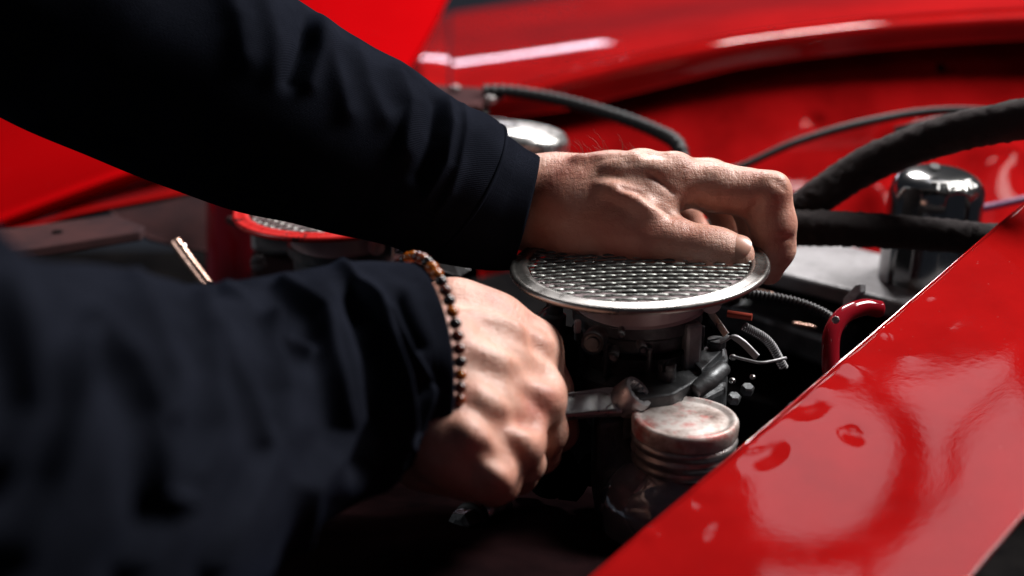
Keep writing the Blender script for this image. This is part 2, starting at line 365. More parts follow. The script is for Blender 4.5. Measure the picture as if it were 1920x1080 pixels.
# front slam panel (grey shelf with a hole) and the panel behind it
zs = PZ(180, 430, P(180, 430, 210)[2])[2]
from_bm('slam_panel', prism([PZ(x, y, zs) for x, y in ((-80, 440), (60, 422), (215, 402), (272, 424), (262, 434), (60, 466), (-80, 490))], (0, 0, -0.007), 0.0012), M_GREYRED, car)
v, f = lathe([(0.0003, 0), (0.0034, 0), (0.0034, 0.0006), (0.0003, 0.0006)], PZ(108, 436, zs) + np.array([0, 0, 0.0003]), (0, 0, 1), 20); obj('bolt_hole', v, f, M_GRIME, car)
v, f = patch(rows([(205, 396, 330), (300, 378, 330), (420, 352, 330), (560, 330, 330)], [(240, 425, 318), (300, 420, 316), (420, 410, 312), (560, 400, 312)], [(280, 446, 310), (340, 462, 306), (430, 478, 300), (560, 500, 300)]), 30, 40, 0.003)
obj('front_cross_panel', v, f, M_GREYRED, car)
v, f = patch([[P(x, y, dz) for x, dz in ((386, 300), (394, 284), (420, 268), (470, 260), (560, 262))] for y in (364, 420, 470, 520, 570)], 30, 50, 0.003)
obj('front_bulkhead', v, f, M_DKRED, car)
# near wing
EA, EB = (1110, 1080, -170), (1920, 380, 70)
def edge(t): 
    a, c = 1 / (D0 + EA[2] / 1e3), 1 / (D0 + EB[2] / 1e3); d = 1 / (a + (c - a) * t)
    return (EA[0] + (EB[0] - EA[0]) * t, EA[1] + (EB[1] - EA[1]) * t, (d - D0) * 1e3)
A, B, Dp = P(*EA), P(*EB), P(1920, 1080, -180)
nw = nrm(np.cross(B - A, Dp - A)); nw = nw if nw[2] > 0 else -nw
ed = nrm(B - A); inw = np.cross(nw, ed); inw = inw if inw @ (Dp - A) > 0 else -inw     # into the panel
LB = np.linalg.norm(B - A)
def nwp(s, t, h): return A + ed * (s * LB) + inw * t + nw * h
DEN = [(1515, 758, -0.0016, 22), (1600, 812, -0.0018, 16), (1440, 850, -0.0016, 26), (1405, 838, 0.0010, 14), (1320, 942, -0.0012, 22), (1318, 928, 0.0007, 12),
       (1345, 998, -0.0012, 20), (1218, 1004, 0.0012, 16), (1590, 680, 0.0011, 24), (1662, 620, 0.0010, 16), (1745, 552, 0.0009, 14), (1690, 560, 0.0006, 16), (1835, 500, 0.0008, 22), (1875, 425, 0.0009, 9), (1700, 660, 0.0005, 30), (1560, 700, -0.0008, 20), (1790, 600, 0.0006, 16)]
def near_disp(v):
    p = proj(v); h = np.zeros(len(v))
    for x, y, a, r in DEN:
        q = p - (x, y); ang = 0.7 * math.sin(x * 1.7 + y); qx = q[:, 0] * math.cos(ang) + q[:, 1] * math.sin(ang); qy = q[:, 1] * math.cos(ang) - q[:, 0] * math.sin(ang)
        h += 0.36 * a * np.exp(-((qx * 0.75)**2 + (qy * 1.25)**2) / r**2)
    return h + 0.00035 * vnoise(v, 14, 5)
ss = np.linspace(-0.25, 1.35, 9)
prof = [(0.0016, -0.022), (0.0008, -0.012), (0.0002, -0.004), (0.0, -0.0008), (0.0007, 0.0), (0.012, 0.0003), (0.05, 0.0008), (0.08, 0.0009), (0.100, 0.0010), (0.110, 0.0011), (0.1175, 0.0012)]
v, f = patch([[nwp(s, t, h) for s in ss] for t, h in prof], 220, 260, 0.002, near_disp)
obj('near_wing', v, f, M_RED, car)
v, f = patch(rows([(500, 900, 60), (800, 900, 60), (1150, 900, 90), (1500, 880, 120)], [(500, 1000, -60), (800, 1000, -70), (1150, 1020, -60), (1500, 1000, -40)], [(500, 1180, -170), (800, 1180, -180), (1150, 1180, -170), (1500, 1160, -160)]), 40, 50, 0.003, lambda v: 0.004 * vnoise(v, 40, 9))
obj('chassis_rail', v, f, wear(mat('dirty_rail', (0.05, 0.02, 0.02), 0.6, 0.0, **{'Specular IOR Level': 0.0}), (0.004, 0.0025, 0.003), (0.014, 0.006, 0.0065), 22, 0.3, 0.7, 0.5, 0.8), car)
zf = P(960, 700, 100)[2] - 0.20
from_bm('engine_bay_floor', pbox((0.05, 0.35, zf), (1.3, 1.1, 0.01)), M_GRIME, car)

# ------------------------------------------------------------------ engine
eng = thing('engine', P(1500, 640, 160), 'dark engine block with grey rocker cover under the oil cap', 'engine')
zr = P(1440, 505, 200)[2]
zr = PZ(1500, 520, P(1500, 520, 190)[2])[2]
from_bm('rocker_cover', prism([PZ(x, y, zr) for x, y in ((1330, 478), (1790, 592), (2010, 560), (1560, 452))], (0, 0, -0.012), 0.003, 3), M_PLATE, eng)
from_bm('rocker_cover_gasket', prism([PZ(x, y, zr - 0.012) for x, y in ((1326, 483), (1788, 598), (2020, 562), (1560, 454))], (0, 0, -0.006), 0.001), M_DKRED, eng)
from_bm('cylinder_head', prism([PZ(x, y, zr - 0.018) for x, y in ((1290, 492), (1740, 606), (2040, 560), (1560, 456))], (0, 0, -0.09), 0.004), M_GRIME, eng)
from_bm('engine_block', prism([PZ(x, y, zr - 0.075) for x, y in ((700, 560), (1460, 760), (1900, 650), (1100, 470))], (0, 0, -0.12), 0.006), M_GRIME, eng)
from_bm('head_ledge', prism([PZ(x, y, zr - 0.030) for x, y in ((1330, 560), (1420, 552), (1620, 608), (1560, 640))], (0, 0, -0.02), 0.003), M_CAST, eng)
for k, (a, c) in enumerate((((1486, 606), (1530, 614)), ((1405, 540), (1450, 551)))):
    v, f = tube([P(*a, 120), P(*c, 112)], [0.0012, 0.001], 8, 10); obj('pushrod_tip', v, f, M_COPPER, eng)
for k, (x, y, r, dz) in enumerate(((1035, 885, 46, 10), (1070, 905, 34, 0), (1110, 880, 30, 20), (1000, 890, 28, 20))):
    v, f = lathe([(0.2 * S(r), -S(r)), (0.8 * S(r), -0.9 * S(r)), (S(r), -0.5 * S(r)), (S(r), 0.5 * S(r)), (0.8 * S(r), 0.9 * S(r)), (0.2 * S(r), S(r))], P(x, y, dz), (0.3, -0.6, 0.75), 6 if k % 2 else 24)
    sharp(obj('inlet_stud', v, f, M_GRIME, eng))

# oil filler cap on the rocker cover
Cc = P(1740, 478, 182); rc = S(88, 182); zt = 2 * rc
cap = thing('oil_filler_cap', Cc - np.array([0, 0, rc * 1.15]), 'dark chrome fluted oil filler cap behind the two hoses', 'oil cap')
prof = [(rc * 0.6, -rc * 1.0), (rc * 0.99, -rc * 0.98), (rc, -rc * 0.9)] + [(rc, z * rc) for z in np.linspace(-0.85, 1.32, 22)]
for a in np.linspace(0, 90, 40)[1:]: prof.append((max(rc * math.cos(R(a))**0.62, 0.0006), rc * (1.32 + 0.58 * math.sin(R(a)))))
def flute(th, r, z):
    k = 6; a = (th + R(20) + np.pi / k) % (2 * np.pi / k) - np.pi / k
    flat = rc * 0.87 / np.maximum(np.cos(a), 0.5); w = np.clip((R(15.5) - np.abs(a)) / R(2.5), 0, 1)
    return np.where(z < 1.85 * rc, r * (1 - w) + np.minimum(r, flat) * w, r)
prof = [(r, z) for r, z in prof]
v, f = lathe(prof, Cc, (0.02, -0.05, 1), 240, flute); sharp(obj('cap_body', v, f, M_CAPM, cap), 50)
v, f = lathe([(rc * 1.02, -1.15 * rc), (rc * 1.25, -1.14 * rc), (rc * 1.34, -1.05 * rc), (rc * 1.34, -0.9 * rc), (rc * 1.2, -0.8 * rc), (rc * 0.9, -0.8 * rc)], Cc, seg=80)
sharp(obj('cap_collar', v, f, M_DKRED, cap))
v, f = lathe([(0.0004, 0), (S(9, 182), 0), (S(9, 182), S(6, 182)), (0.0004, S(6, 182))], P(1752, 316, 150), (0, -0.4, 1), 16); sharp(obj('cap_stud', v, f, M_BLACK, cap))
def letters(txt, size, depth=0.0008):
    out = []
    for ch in txt:
        c = bpy.data.curves.new('t', 'FONT'); c.body = ch; c.size = size; c.extrude = depth; c.align_x = 'CENTER'; c.resolution_u = 3; c.bevel_depth = size*0.02
        o = bpy.data.objects.new('t', c); COL.objects.link(o)
        dg = bpy.context.evaluated_depsgraph_get(); dg.update(); me = o.evaluated_get(dg).to_mesh()
        vv = np.array([x.co[:] for x in me.vertices]); ff = [list(p.vertices) for p in me.polygons]
        o.evaluated_get(dg).to_mesh_clear(); bpy.data.objects.remove(o); bpy.data.curves.remove(c); out.append((vv, ff))
    return out
lv = []
for ch, an in zip(letters('SHELL', rc * 0.36), (-50, -64, -78, -92, -106)):
    # reads from the far side: tops of the letters point towards the outside edge
    el = R(54); th = R(an)
    u = np.array([math.cos(th), math.sin(th), 0]); rr = rc * math.cos(el)**0.62; hh = rc * (1.32 + 0.58 * math.sin(el))
    pos = Cc + u * rr + np.array([0, 0, hh]); nn = nrm(u * 0.45 + np.array([0, 0, 0.89]))
    upv = nrm(u * 0.89 - np.array([0, 0, 0.45])); rt_ = np.cross(upv, nn)
    vv, ff = ch; lv.append((pos + vv[:, :1] * rt_ + vv[:, 1:2] * upv + (vv[:, 2:3] + 0.0002) * nn, ff))
v, f = join(*lv); obj('cap_lettering', v, f, mat('worn_raised_letters', (0.5, 0.5, 0.49), 0.4, 0.2), cap, False)

# hoses and cables
hz = lambda s, amp: (lambda L: 1 + amp * np.sin(L * s))
def fuzz(v, n, r):   # lint on the textile cover: short stray fibres
    out = []
    for i in RNG.integers(0, len(v) - 40, n):
        p = v[i]; d = RNG.normal(size=3) * 0.6 + np.array([0, -0.3, 1]); d = nrm(d) * RNG.uniform(0.0006, 0.0018); q = nrm(RNG.normal(size=3)) * r
        out.append((np.array([p, p + d * 0.6 + q, p + d + 2 * q, p + d * 0.5 - q]), [(0, 1, 2), (0, 2, 3)]))
    return join(*out)
def hose(name, pts, rpx, label, mt, fz=0, seg=28, n=140, mod=None, cat='hose'):
    v, f = tube([P(*p) for p in pts], [S(a, p[2]) for a, p in zip(rpx, pts)], n, seg, mod)
    if mt is M_HOSE: v = v + 0.00035 * RNG.normal(size=v.shape) + 0.00018 * vnoise(v, 300, 4)[:, None]
    o = tag(obj(name, v, f, mt), label, cat)
    if fz:
        fv, ff = fuzz(v, fz, 0.00012); x = obj('lint', fv, ff, M_HOSE, o, False); x['kind'] = 'stuff'
    return o
hose('textile_hose', [(1366, 556, 190), (1374, 505, 172), (1400, 464, 150), (1455, 425, 140), (1530, 372, 135), (1630, 308, 130), (1760, 257, 110), (1900, 226, 80), (2060, 200, 40)], [27, 27, 28, 30, 33, 36, 36, 38, 40], 'thick black textile hose arching up to the right over the oil cap', M_HOSE, 7000)
hose('textile_hose', [(1300, 520, 175), (1318, 455, 155), (1385, 426, 138), (1480, 427, 130), (1600, 430, 120), (1740, 439, 110), (1880, 452, 95), (2000, 466, 80)], [32, 32, 33, 34, 33, 31, 31, 31], 'thick black textile hose lying level in front of the oil cap', M_HOSE, 6000)
hose('wiring_cable', [(1240, 420, 310), (1270, 370, 305), (1330, 334, 300), (1400, 308, 300), (1490, 268, 300), (1600, 235, 300), (1720, 212, 300), (1830, 207, 290), (1960, 222, 280)], [7, 7, 7, 7, 7.5, 8, 8, 7, 7], 'thin black cable along the red inner wing', M_BLACK, cat='cable')
hose('short_cable', [(1680, 250, 300), (1740, 236, 290), (1800, 225, 280), (1880, 210, 260)], [13, 14, 14, 14], 'short black cable tucked behind the arching hose', M_BLACK, cat='cable')
hose('mauve_pipe', [(1760, 398, 230), (1830, 392, 230), (1900, 378, 230), (1980, 360, 230)], [7, 7, 7, 7], 'thin mauve pipe right of the oil cap', mat('mauve_plastic', (0.14, 0.05, 0.12), 0.4), cat='pipe')
hose('corrugated_hose', [(905, 170, 330), (960, 172, 330), (1050, 188, 320), (1150, 216, 300), (1230, 246, 280), (1272, 274, 260), (1280, 330, 250), (1274, 400, 240), (1262, 470, 225)], [11, 11, 11.5, 12, 13, 14, 14, 14, 14], 'black corrugated hose curving down behind the far hand', M_BLACK, n=560, mod=hz(1000, 0.09))
hose('spring_conduit', [(1330, 546, 60), (1420, 553, 62), (1490, 566, 62), (1540, 585, 55), (1580, 612, 40)], [9, 9, 9, 9, 9], 'black spring wound conduit right of the screen', mat('conduit', (0.03, 0.03, 0.032), 0.35, 0.5), n=520, mod=hz(2600, 0.12), cat='conduit')

# bracket plate, post and silver canister at the back
br = thing('bracket', P(880, 215, 330), 'dark flat bracket with bolts on a black post by the seam of the wing', 'bracket')
zb = P(880, 180, 330)[2]
from_bm('bracket_plate', prism([PZ(x, y, zb) for x, y in ((780, 172), (800, 158), (935, 166), (945, 176), (900, 198), (790, 200))], (0, 0, -0.004), 0.001), M_GREYRED, br)
for x, y in ((853, 172), (918, 192)):
    v, f = lathe([(0.0004, 0), (S(11, 330), 0), (S(11, 330), S(9, 330)), (S(8, 330), S(12, 330)), (0.0004, S(12, 330))], PZ(x, y, zb), (0, 0, 1), 6); obj('bolt', v, f, M_STEEL, br, False)
v, f = lathe([(S(30, 340), 0), (S(30, 340), S(90, 340))], P(888, 290, 345), seg=32); obj('post', v, f, M_BLACK, br)
can = thing('silver_canister', P(1000, 300, 240), 'dull silver canister with rounded shoulder behind the wrist', 'canister')
cc = P(968, 330, 250); rcn = S(90, 250)
prof = [(rcn, 0), (rcn, S(70, 250))] + [(rcn - S(22, 250) * (1 - math.cos(R(a))), S(70, 250) + S(22, 250) * math.sin(R(a))) for a in range(10, 91, 10)] + [(rcn * 0.45, S(96, 250)), (0.0005, S(98, 250))]
v, f = lathe(prof, cc, (0.12, 0.06, 1), 64); obj('canister_body', v, f, M_STEEL, can)
v, f = lathe([(rcn * 0.42, S(94, 250)), (rcn * 0.44, S(108, 250)), (rcn * 0.36, S(108, 250)), (rcn * 0.3, S(96, 250))], cc + np.array([-S(48, 250), 0, -S(4, 250)]), (0.12, 0.06, 1), 40); sharp(obj('canister_neck', v, f, M_CAST, can))

# ------------------------------------------------------------------ carburettors and screens
def wire_mesh(c, rad, p, wr, rot, sag=0.0):
    """Expanded metal: zigzag strands that meet in short flat bonds, row staggered against row."""
    parts = []; m = int(rad / p) + 1; ca, sa = math.cos(rot), math.sin(rot)
    for j in range(-m, m):
        x = []; y = []; z = []
        for i in range(-m - 2, m + 3):
            xc = i * p; hi = (i + j) % 2 == 0
            for dx in (-0.41, -0.2, 0.0, 0.2, 0.41):
                x.append(xc + dx * p); y.append((j + 0.17) * p if hi else (j + 0.83) * p); z.append(0.0007 if hi else -0.0007)
        q = np.stack([np.array(x) * ca - np.array(y) * sa, np.array(x) * sa + np.array(y) * ca, np.array(z)], 1)
        rr = np.linalg.norm(q[:, :2], axis=1); ok = rr < rad; q[:, 2] += sag * (1 - rr**2 / rad**2)
        if ok.sum() < 6: continue
        a0, a1 = np.where(ok)[0][[0, -1]]; q = q[a0:a1 + 1] + c; n = len(q)
        T = np.gradient(q, axis=0); T /= np.linalg.norm(T, axis=1)[:, None]
        N = np.tile(nrm([0, -0.42, 1.0]), (n, 1)); N -= T * (N * T).sum(1)[:, None]; N /= np.linalg.norm(N, axis=1)[:, None]; W = np.cross(T, N)
        a = np.linspace(0, 2 * np.pi, 8, endpoint=False) + np.pi / 8
        v = q[:, None] + (np.cos(a)[None, :, None] * N[:, None] * wr * 0.45 + np.sin(a)[None, :, None] * W[:, None] * wr)
        parts.append((v.reshape(-1, 3), grid_faces(n, 8, True)))
    return join(*parts)
def tilt_about(v, c, rx, ry):
    M = np.array(Matrix.Rotation(ry, 3, 'Y') @ Matrix.Rotation(rx, 3, 'X')); return (v - c) @ M.T + c
def screen(c, rad, rimmat, label, tilt, innermat):
    t = thing('intake_screen', c - np.array([0, 0, 0.024]), label, 'intake screen', 'round mesh intake screens')
    prof = []
    for a in range(-120, 181, 20): prof.append((rad - 0.0026 + 0.0026 * math.sin(R(a + 0)), 0.0 - 0.0026 * math.cos(R(a)) ))
    rim = [(rad - 0.010, -0.0042), (rad - 0.003, -0.0034)] + [(rad - 0.0019 + 0.0019 * math.cos(R(a)), -0.0014 + 0.0019 * math.sin(R(a))) for a in range(-90, 110, 14)] + [(rad - 0.0036, 0.0002), (rad - 0.0065, 0.0012), (rad - 0.0090, 0.0010), (rad - 0.0102, 0.0001), (rad - 0.0102, -0.003)]
    v, f = lathe(rim, c, seg=160, close=False); f += [((len(rim) - 1) * 160 + j, (len(rim) - 1) * 160 + (j + 1) % 160, (j + 1) % 160, j) for j in range(160)]
    obj('rim', tilt_about(v, c, *tilt), f, rimmat, t)
    v, f = wire_mesh(c + np.array([0, 0, 0.0002]), rad - 0.0098, 0.0052, 0.00095, R(-4), 0.002)
    x = obj('wire_mesh', tilt_about(v, c, *tilt), f, M_WIRE, t)
    nr = rad * 0.5
    pr = [(rad - 0.012, -0.004), (nr + 0.008, -0.0065), (nr + 0.001, -0.009), (nr, -0.011), (nr, -0.0225), (nr + 0.0012, -0.0238), (nr - 0.003, -0.0238), (nr - 0.003, -0.006), (rad - 0.014, -0.0045)]
    v, f = lathe(pr, c, seg=96, close=False); sharp(obj('neck', tilt_about(v, c, *tilt), f, innermat, t))
    return t
M_NECK = wear(mat('stained_neck_metal', (0.3, 0.24, 0.25), 0.4, 0.2), (0.36, 0.28, 0.29), (0.50, 0.42, 0.43), 30, 0.3, 0.7, 0.28, 0.45, 0.0003)
c1 = P(1198, 493); RAD = S(243)
screen(c1, RAD, M_RIM, 'round metal mesh screen held down by the thumb of the far hand', (R(0.3), R(-2.6)), M_NECK)
c2 = P(640, 384, 150)
screen(c2, RAD, M_REDRIM, 'round mesh screen with chipped red rim half hidden by the far sleeve', (R(0), R(-2.6)), M_NECK)

def slot_screw(c, axis, r, h, ang, hint=(1, 0, 0)):
    u, w, a = basis(axis, hint); c = np.asarray(c, float)
    ca, sa = math.cos(ang), math.sin(ang); u, w = u * ca + w * sa, w * ca - u * sa
    parts = [lathe([(r * 0.9, 0), (r, 0.1 * h), (r, 0.62 * h), (r * 0.3, 0.62 * h)], c, axis, 32)]
    g = 0.16 * r
    for s in (-1, 1):
        th = np.linspace(math.asin(g / r), np.pi - math.asin(g / r), 14)
        pts = [c + u * (r * math.cos(q)) + w * s * (r * math.sin(q)) for q in th]
        bm = prism([p + a * 0.6 * h for p in pts], a * 0.4 * h, 0.08 * r); parts.append(bmvf(bm))
    return join(*parts)
ca = thing('carburettor', c1 - np.array([0, 0, 0.09]), 'dark cast carburettor under the held screen', 'carburettor', 'carburettors')
zz = lambda mm: ZD - mm / 1000.0
nr = RAD * 0.5
v, f = lathe([(nr - 0.004, -0.023), (nr + 0.0005, -0.024), (nr + 0.0005, -0.030), (nr - 0.002, -0.032), (nr - 0.003, -0.052), (nr + 0.003, -0.056), (nr + 0.004, -0.066), (nr - 0.006, -0.070), (nr - 0.008, -0.09)], c1, seg=72, close=False)
sharp(obj('throat', v, f, M_CAST, ca))
for k in range(7):       # casting ribs round the throat
    th = R(-160 + 38 * k); p = c1 + np.array([math.cos(th) * (nr - 0.001), math.sin(th) * (nr - 0.001), -0.043])
    from_bm('casting_rib', pbox(p, (0.006, 0.003, 0.019), th, bevel=0.001), M_CAST, ca)
from_bm('pillar', pbox(P(1293, 645, -8), (S(34), 0.012, S(92)), R(18), bevel=0.002), M_CASTL, ca)
from_bm('flange', prism([PZ(x, y, zz(49)) for x, y in ((1180, 690), (1288, 662), (1340, 642), (1362, 652), (1366, 672), (1344, 690), (1262, 738), (1170, 752))], (0, 0, -0.022), 0.0014, 3), M_CAST, ca)
from_bm('flange_step', prism([PZ(x, y, zz(45.5)) for x, y in ((1290, 668), (1338, 646), (1356, 655), (1316, 694))], (0, 0, -0.005), 0.0008), M_CAST, ca)
from_bm('flange_body', prism([PZ(x, y, zz(60)) for x, y in ((1110, 730), (1290, 700), (1366, 690), (1362, 722), (1270, 770), (1120, 790))], (0, 0, -0.055), 0.004, 3), M_CAST, ca)
v, f = tube([P(1300, 735, -25), P(1330, 712, -20), P(1358, 690, -12)], [S(14), S(18), S(14)], 14, 16); obj('flange_boss', v, f, M_CAST, ca)
v, f = slot_screw(PZ(1250, 712, zz(49)), (0, 0, 1), S(17), S(34), R(60)); sharp(obj('slotted_screw', v, f, M_CAST, ca))
v, f = slot_screw(PZ(1343, 650, zz(45)), (0, 0, 1), S(18), S(16), R(25)); sharp(obj('slotted_screw', v, f, M_CAST, ca))
v, f = slot_screw(PZ(1040, 588, zz(28)), (0, 0, 1), S(16), S(24), R(30)); sharp(obj('slotted_screw', v, f, M_CAST, ca))
v, f = lathe([(S(14), -0.012), (S(21), -0.011), (S(22), -0.001), (S(14), 0.001)], PZ(1040, 588, zz(28)), seg=32); sharp(obj('screw_boss', v, f, M_CAST, ca))
from_bm('float_chamber', prism([PZ(x, y, zz(38)) for x, y in ((985, 612), (1075, 606), (1090, 632), (1050, 668), (960, 662))], (0, 0, -0.05), 0.004, 3), M_GRIME, ca)
from_bm('tab', pbox(P(1083, 612, -10), (S(14), 0.003, S(28)), R(10)), M_NECK, ca)
v, f = tube([P(1004, 593, -14), P(1028, 574, -10)], [S(3.5), S(3.5)], 8, 10); obj('link_wire', v, f, M_CHROME, ca)
v, f = slot_screw(P(1333, 568, -4), P(1333, 568, -100) - P(1333, 568, 0), S(20), S(20), R(-8)); sharp(obj('clamp_screw', v, f, M_NECK, ca))
v, f = tube([P(1364, 588, 8), P(1410, 595, 4)], [S(7), S(7)], 10, 14); sharp(obj('vacuum_stub', v, f, mat('red_stub', (0.35, 0.05, 0.03), 0.4, 0.4), ca))
def strap(pts, w, th, wdir):
    p = catmull([P(*q) for q in pts], 24) if len(pts) > 2 else np.linspace(P(*pts[0]), P(*pts[1]), 12); t = np.gradient(p, axis=0); t /= np.linalg.norm(t, axis=1)[:, None]
    wd = np.asarray(wdir, float); W = wd - t * (t @ wd)[:, None]; W /= np.linalg.norm(W, axis=1)[:, None]; N = np.cross(t, W)
    v = np.stack([p + W * w / 2 + N * th / 2, p - W * w / 2 + N * th / 2, p - W * w / 2 - N * th / 2, p + W * w / 2 - N * th / 2], 1).reshape(-1, 3)
    n = len(p); return v, grid_faces(n, 4, True) + [(3, 2, 1, 0), tuple((n - 1) * 4 + i for i in range(4))]
v, f = strap([(1332, 585, -4), (1362, 628, -10)], S(12), 0.0012, (0.8, -0.5, 0.3)); obj('lever', v, f, M_STEEL, ca, False)
v, f = strap([(1350, 640, -8), (1372, 632, -10), (1392, 642, -12), (1420, 670, -16)], S(13), 0.0012, (0.8, -0.6, 0.35)); obj('lever', v, f, M_CASTL, ca, False)
v, f = tube([P(1372, 668, 0), P(1400, 675, -4), P(1430, 680, -6), P(1474, 671, 0)], [S(3)] * 4, 24, 10); obj('link_rod', v, f, M_CASTL, ca)
for x, y, r in ((1373, 670, 6), (1410, 707, 5), (1372, 714, 6)):
    v, f = lathe([(0.0003, 0), (S(r), 0), (S(r), 0.002), (0.0003, 0.003)], P(x, y, 2), (0.2, -1, 0.4), 12); obj('rivet', v, f, M_STEEL, ca)

for x, y, r, dz in ((1112, 642, 20, -46), (1150, 668, 9, -50), (1205, 655, 8, -52), (1165, 628, 6, -52)):
    v, f = lathe([(0.0004, 0.003), (S(r) * 0.55, 0.003), (S(r) * 0.6, 0.0015), (S(r) * 0.8, 0.0015), (S(r), 0.0025), (S(r) * 1.05, 0.0), (S(r) * 1.05, -0.012)], P(x, y, dz), (0.1 * (x - 1200) / 40, -1, 0.15), 24); sharp(obj('jet_plug', v, f, M_CAST, ca))
v, f = lathe([(nr - 0.001, -0.0385), (nr + 0.0012, -0.039), (nr + 0.0012, -0.041), (nr - 0.001, -0.0415)], c1, seg=72, close=False); sharp(obj('gasket_ring', v, f, M_GRIME, ca))
hv = catmull([P(1395, 612, 20), P(1440, 640, 24), P(1470, 690, 30)], 420); T_, U_, W_ = frames(hv); an = np.linspace(0, 2 * np.pi * 26, 420)
v, f = tube(hv + S(8) * (np.cos(an)[:, None] * U_ + np.sin(an)[:, None] * W_), [S(1.6)] * 2, 420, 6); obj('return_spring', v, f, M_CASTL, ca)
for x, y, dz in ((1375, 752, -10), (1400, 735, -2)):
    v, f = lathe([(0.0004, 0), (S(13), 0), (S(13), S(12)), (S(10), S(15)), (0.0004, S(15))], P(x, y, dz), (0.1, -0.3, 1), 6); obj('hex_nut', v, f, M_CAST, ca, False)
cb = thing('carburettor', c2 - np.array([0, 0, 0.09]), 'carburettor with pale casting under the red rimmed screen', 'carburettor', 'carburettors')
v, f = lathe([(nr - 0.004, -0.023), (nr + 0.001, -0.024), (nr + 0.001, -0.030), (nr - 0.002, -0.032), (nr - 0.003, -0.052), (nr + 0.003, -0.056), (nr + 0.004, -0.09)], c2, seg=72, close=False); sharp(obj('throat', v, f, M_CAST, cb))
from_bm('air_box', prism([P(x, y, 195) for x, y in ((468, 410), (548, 428), (548, 476), (505, 478), (470, 470))], nrm(FW) * 0.05, 0.003), M_CASTL, cb)
from_bm('air_box_lid', prism([PZ(x, y, P(500, 410, 190)[2]) for x, y in ((420, 404), (470, 402), (560, 424), (480, 430))], (0, 0, -0.006), 0.002), M_GREYRED, cb)
from_bm('lower_body', prism([P(x, y, 200) for x, y in ((468, 470), (640, 470), (760, 480), (760, 560), (470, 560))], nrm(FW) * 0.06, 0.004), M_GREYRED, cb)
v, f = slot_screw(P(484, 493, 185), P(484, 493, -200) - P(484, 493, 0), S(15, 185), S(10, 185), R(10)); sharp(obj('slotted_screw', v, f, M_CASTL, cb))
v, f = slot_screw(P(706, 463, 118), P(690, 470, -200) - P(706, 463, 118), S(16, 118), S(14, 118), R(70), (1, 0, 0)); sharp(obj('clamp_screw', v, f, M_NECK, cb))
from_bm('clamp_ear', pbox(P(722, 464, 126), (S(26, 120), 0.010, S(30, 120)), R(25), bevel=0.002), M_CAST, cb)
from_bm('clamp_edge', pbox(P(734, 464, 116), (S(7, 116), 0.010, S(32, 116)), R(15), R(0), R(4), bevel=0.0006), M_CHROME, cb)
v, f = tube([P(738, 462, 114), P(770, 455, 110), P(792, 462, 106), P(797, 480, 104)], [S(6, 110)] * 4, 30, 12); obj('throttle_hook', v, f, M_CHROME, cb)
v, f = tube([P(738, 472, 114), P(764, 464, 110), P(784, 474, 106)], [S(3.5, 110)] * 3, 20, 10); obj('throttle_wire', v, f, M_CHROME, cb)
from_bm('throttle_lever', prism([P(x, y, dz) for x, y, dz in ((776, 458, 112), (800, 460, 110), (845, 484, 108), (884, 506, 106), (862, 520, 105), (815, 505, 108), (770, 486, 112))], nrm(FW) * 0.003, 0.0006), M_CASTL, cb)

# coppery tube at the left, red handle, steel tab
ct = thing('breather_tube', P(380, 520, 120), 'short coppery tube with a bright collar, at the left above the near sleeve', 'tube')
v, f = tube([P(330, 455, 160), P(352, 485, 152), P(392, 538, 140)], [S(11, 150)] * 3, 20, 24); sharp(obj('pipe', v, f, M_COPPER, ct))
pa, pb = P(339, 465, 158), P(343, 471, 157)
v, f = lathe([(S(11, 155), 0), (S(14, 155), 0.0006), (S(14, 155), 0.0022), (S(11, 155), 0.003)], pa, pb - pa, 28); obj('collar', v, f, M_CHROME, ct)
hd = thing('lifting_eye', P(1570, 670, -5), 'glossy dark red lifting handle poking out beside the near wing', 'handle')
v, f = tube([P(1560, 720, 0), P(1557, 660, 4), P(1562, 620, 8), P(1582, 592, 14), P(1618, 577, 20), P(1650, 580, 24)], [S(17)] * 6, 60, 24)
obj('loop', v, f, M_DKRED, hd)
v, f = slot_screw(P(1567, 600, -16), P(1567, 600, -200) - P(1567, 600, 0), S(7), S(5), R(30)); obj('pin', v, f, M_STEEL, hd)
sb = tag(from_bm('steel_tab', prism([P(x, y, 60) for x, y in ((1580, 560), (1604, 534), (1614, 532), (1614, 548), (1598, 566), (1592, 600), (1578, 600))], nrm(FW) * 0.004 + np.array([0.004, 0, 0]), 0.0006), M_CASTL), 'small bent grey steel tab above the red handle', 'tab')

# drain plug low down
dp = thing('drain_plug', P(875, 985, -40), 'black hex drain plug on a pale pipe under the near hand', 'plug')
ax = P(925, 955, -10) - P(862, 985, -45)
v, f = lathe([(S(10), 0), (S(22), 0.001), (S(24), 0.004), (S(24), 0.012), (S(18), 0.013)], P(858, 984, -47), ax, 6); obj('hex_head', v, f, M_CAST, dp, False)
v, f = lathe([(S(20), 0.012), (S(30), 0.0125), (S(31), 0.014), (S(30), 0.0155), (S(27), 0.016), (S(31), 0.018), (S(28), 0.0195), (S(20), 0.02)], P(858, 984, -47), ax, 40); obj('washer', v, f, M_BLACK, dp)
v, f = lathe([(S(24), 0.0195), (S(25), 0.05), (S(20), 0.051)], P(858, 984, -47), ax, 32); obj('pipe_stub', v, f, M_STEEL, dp)

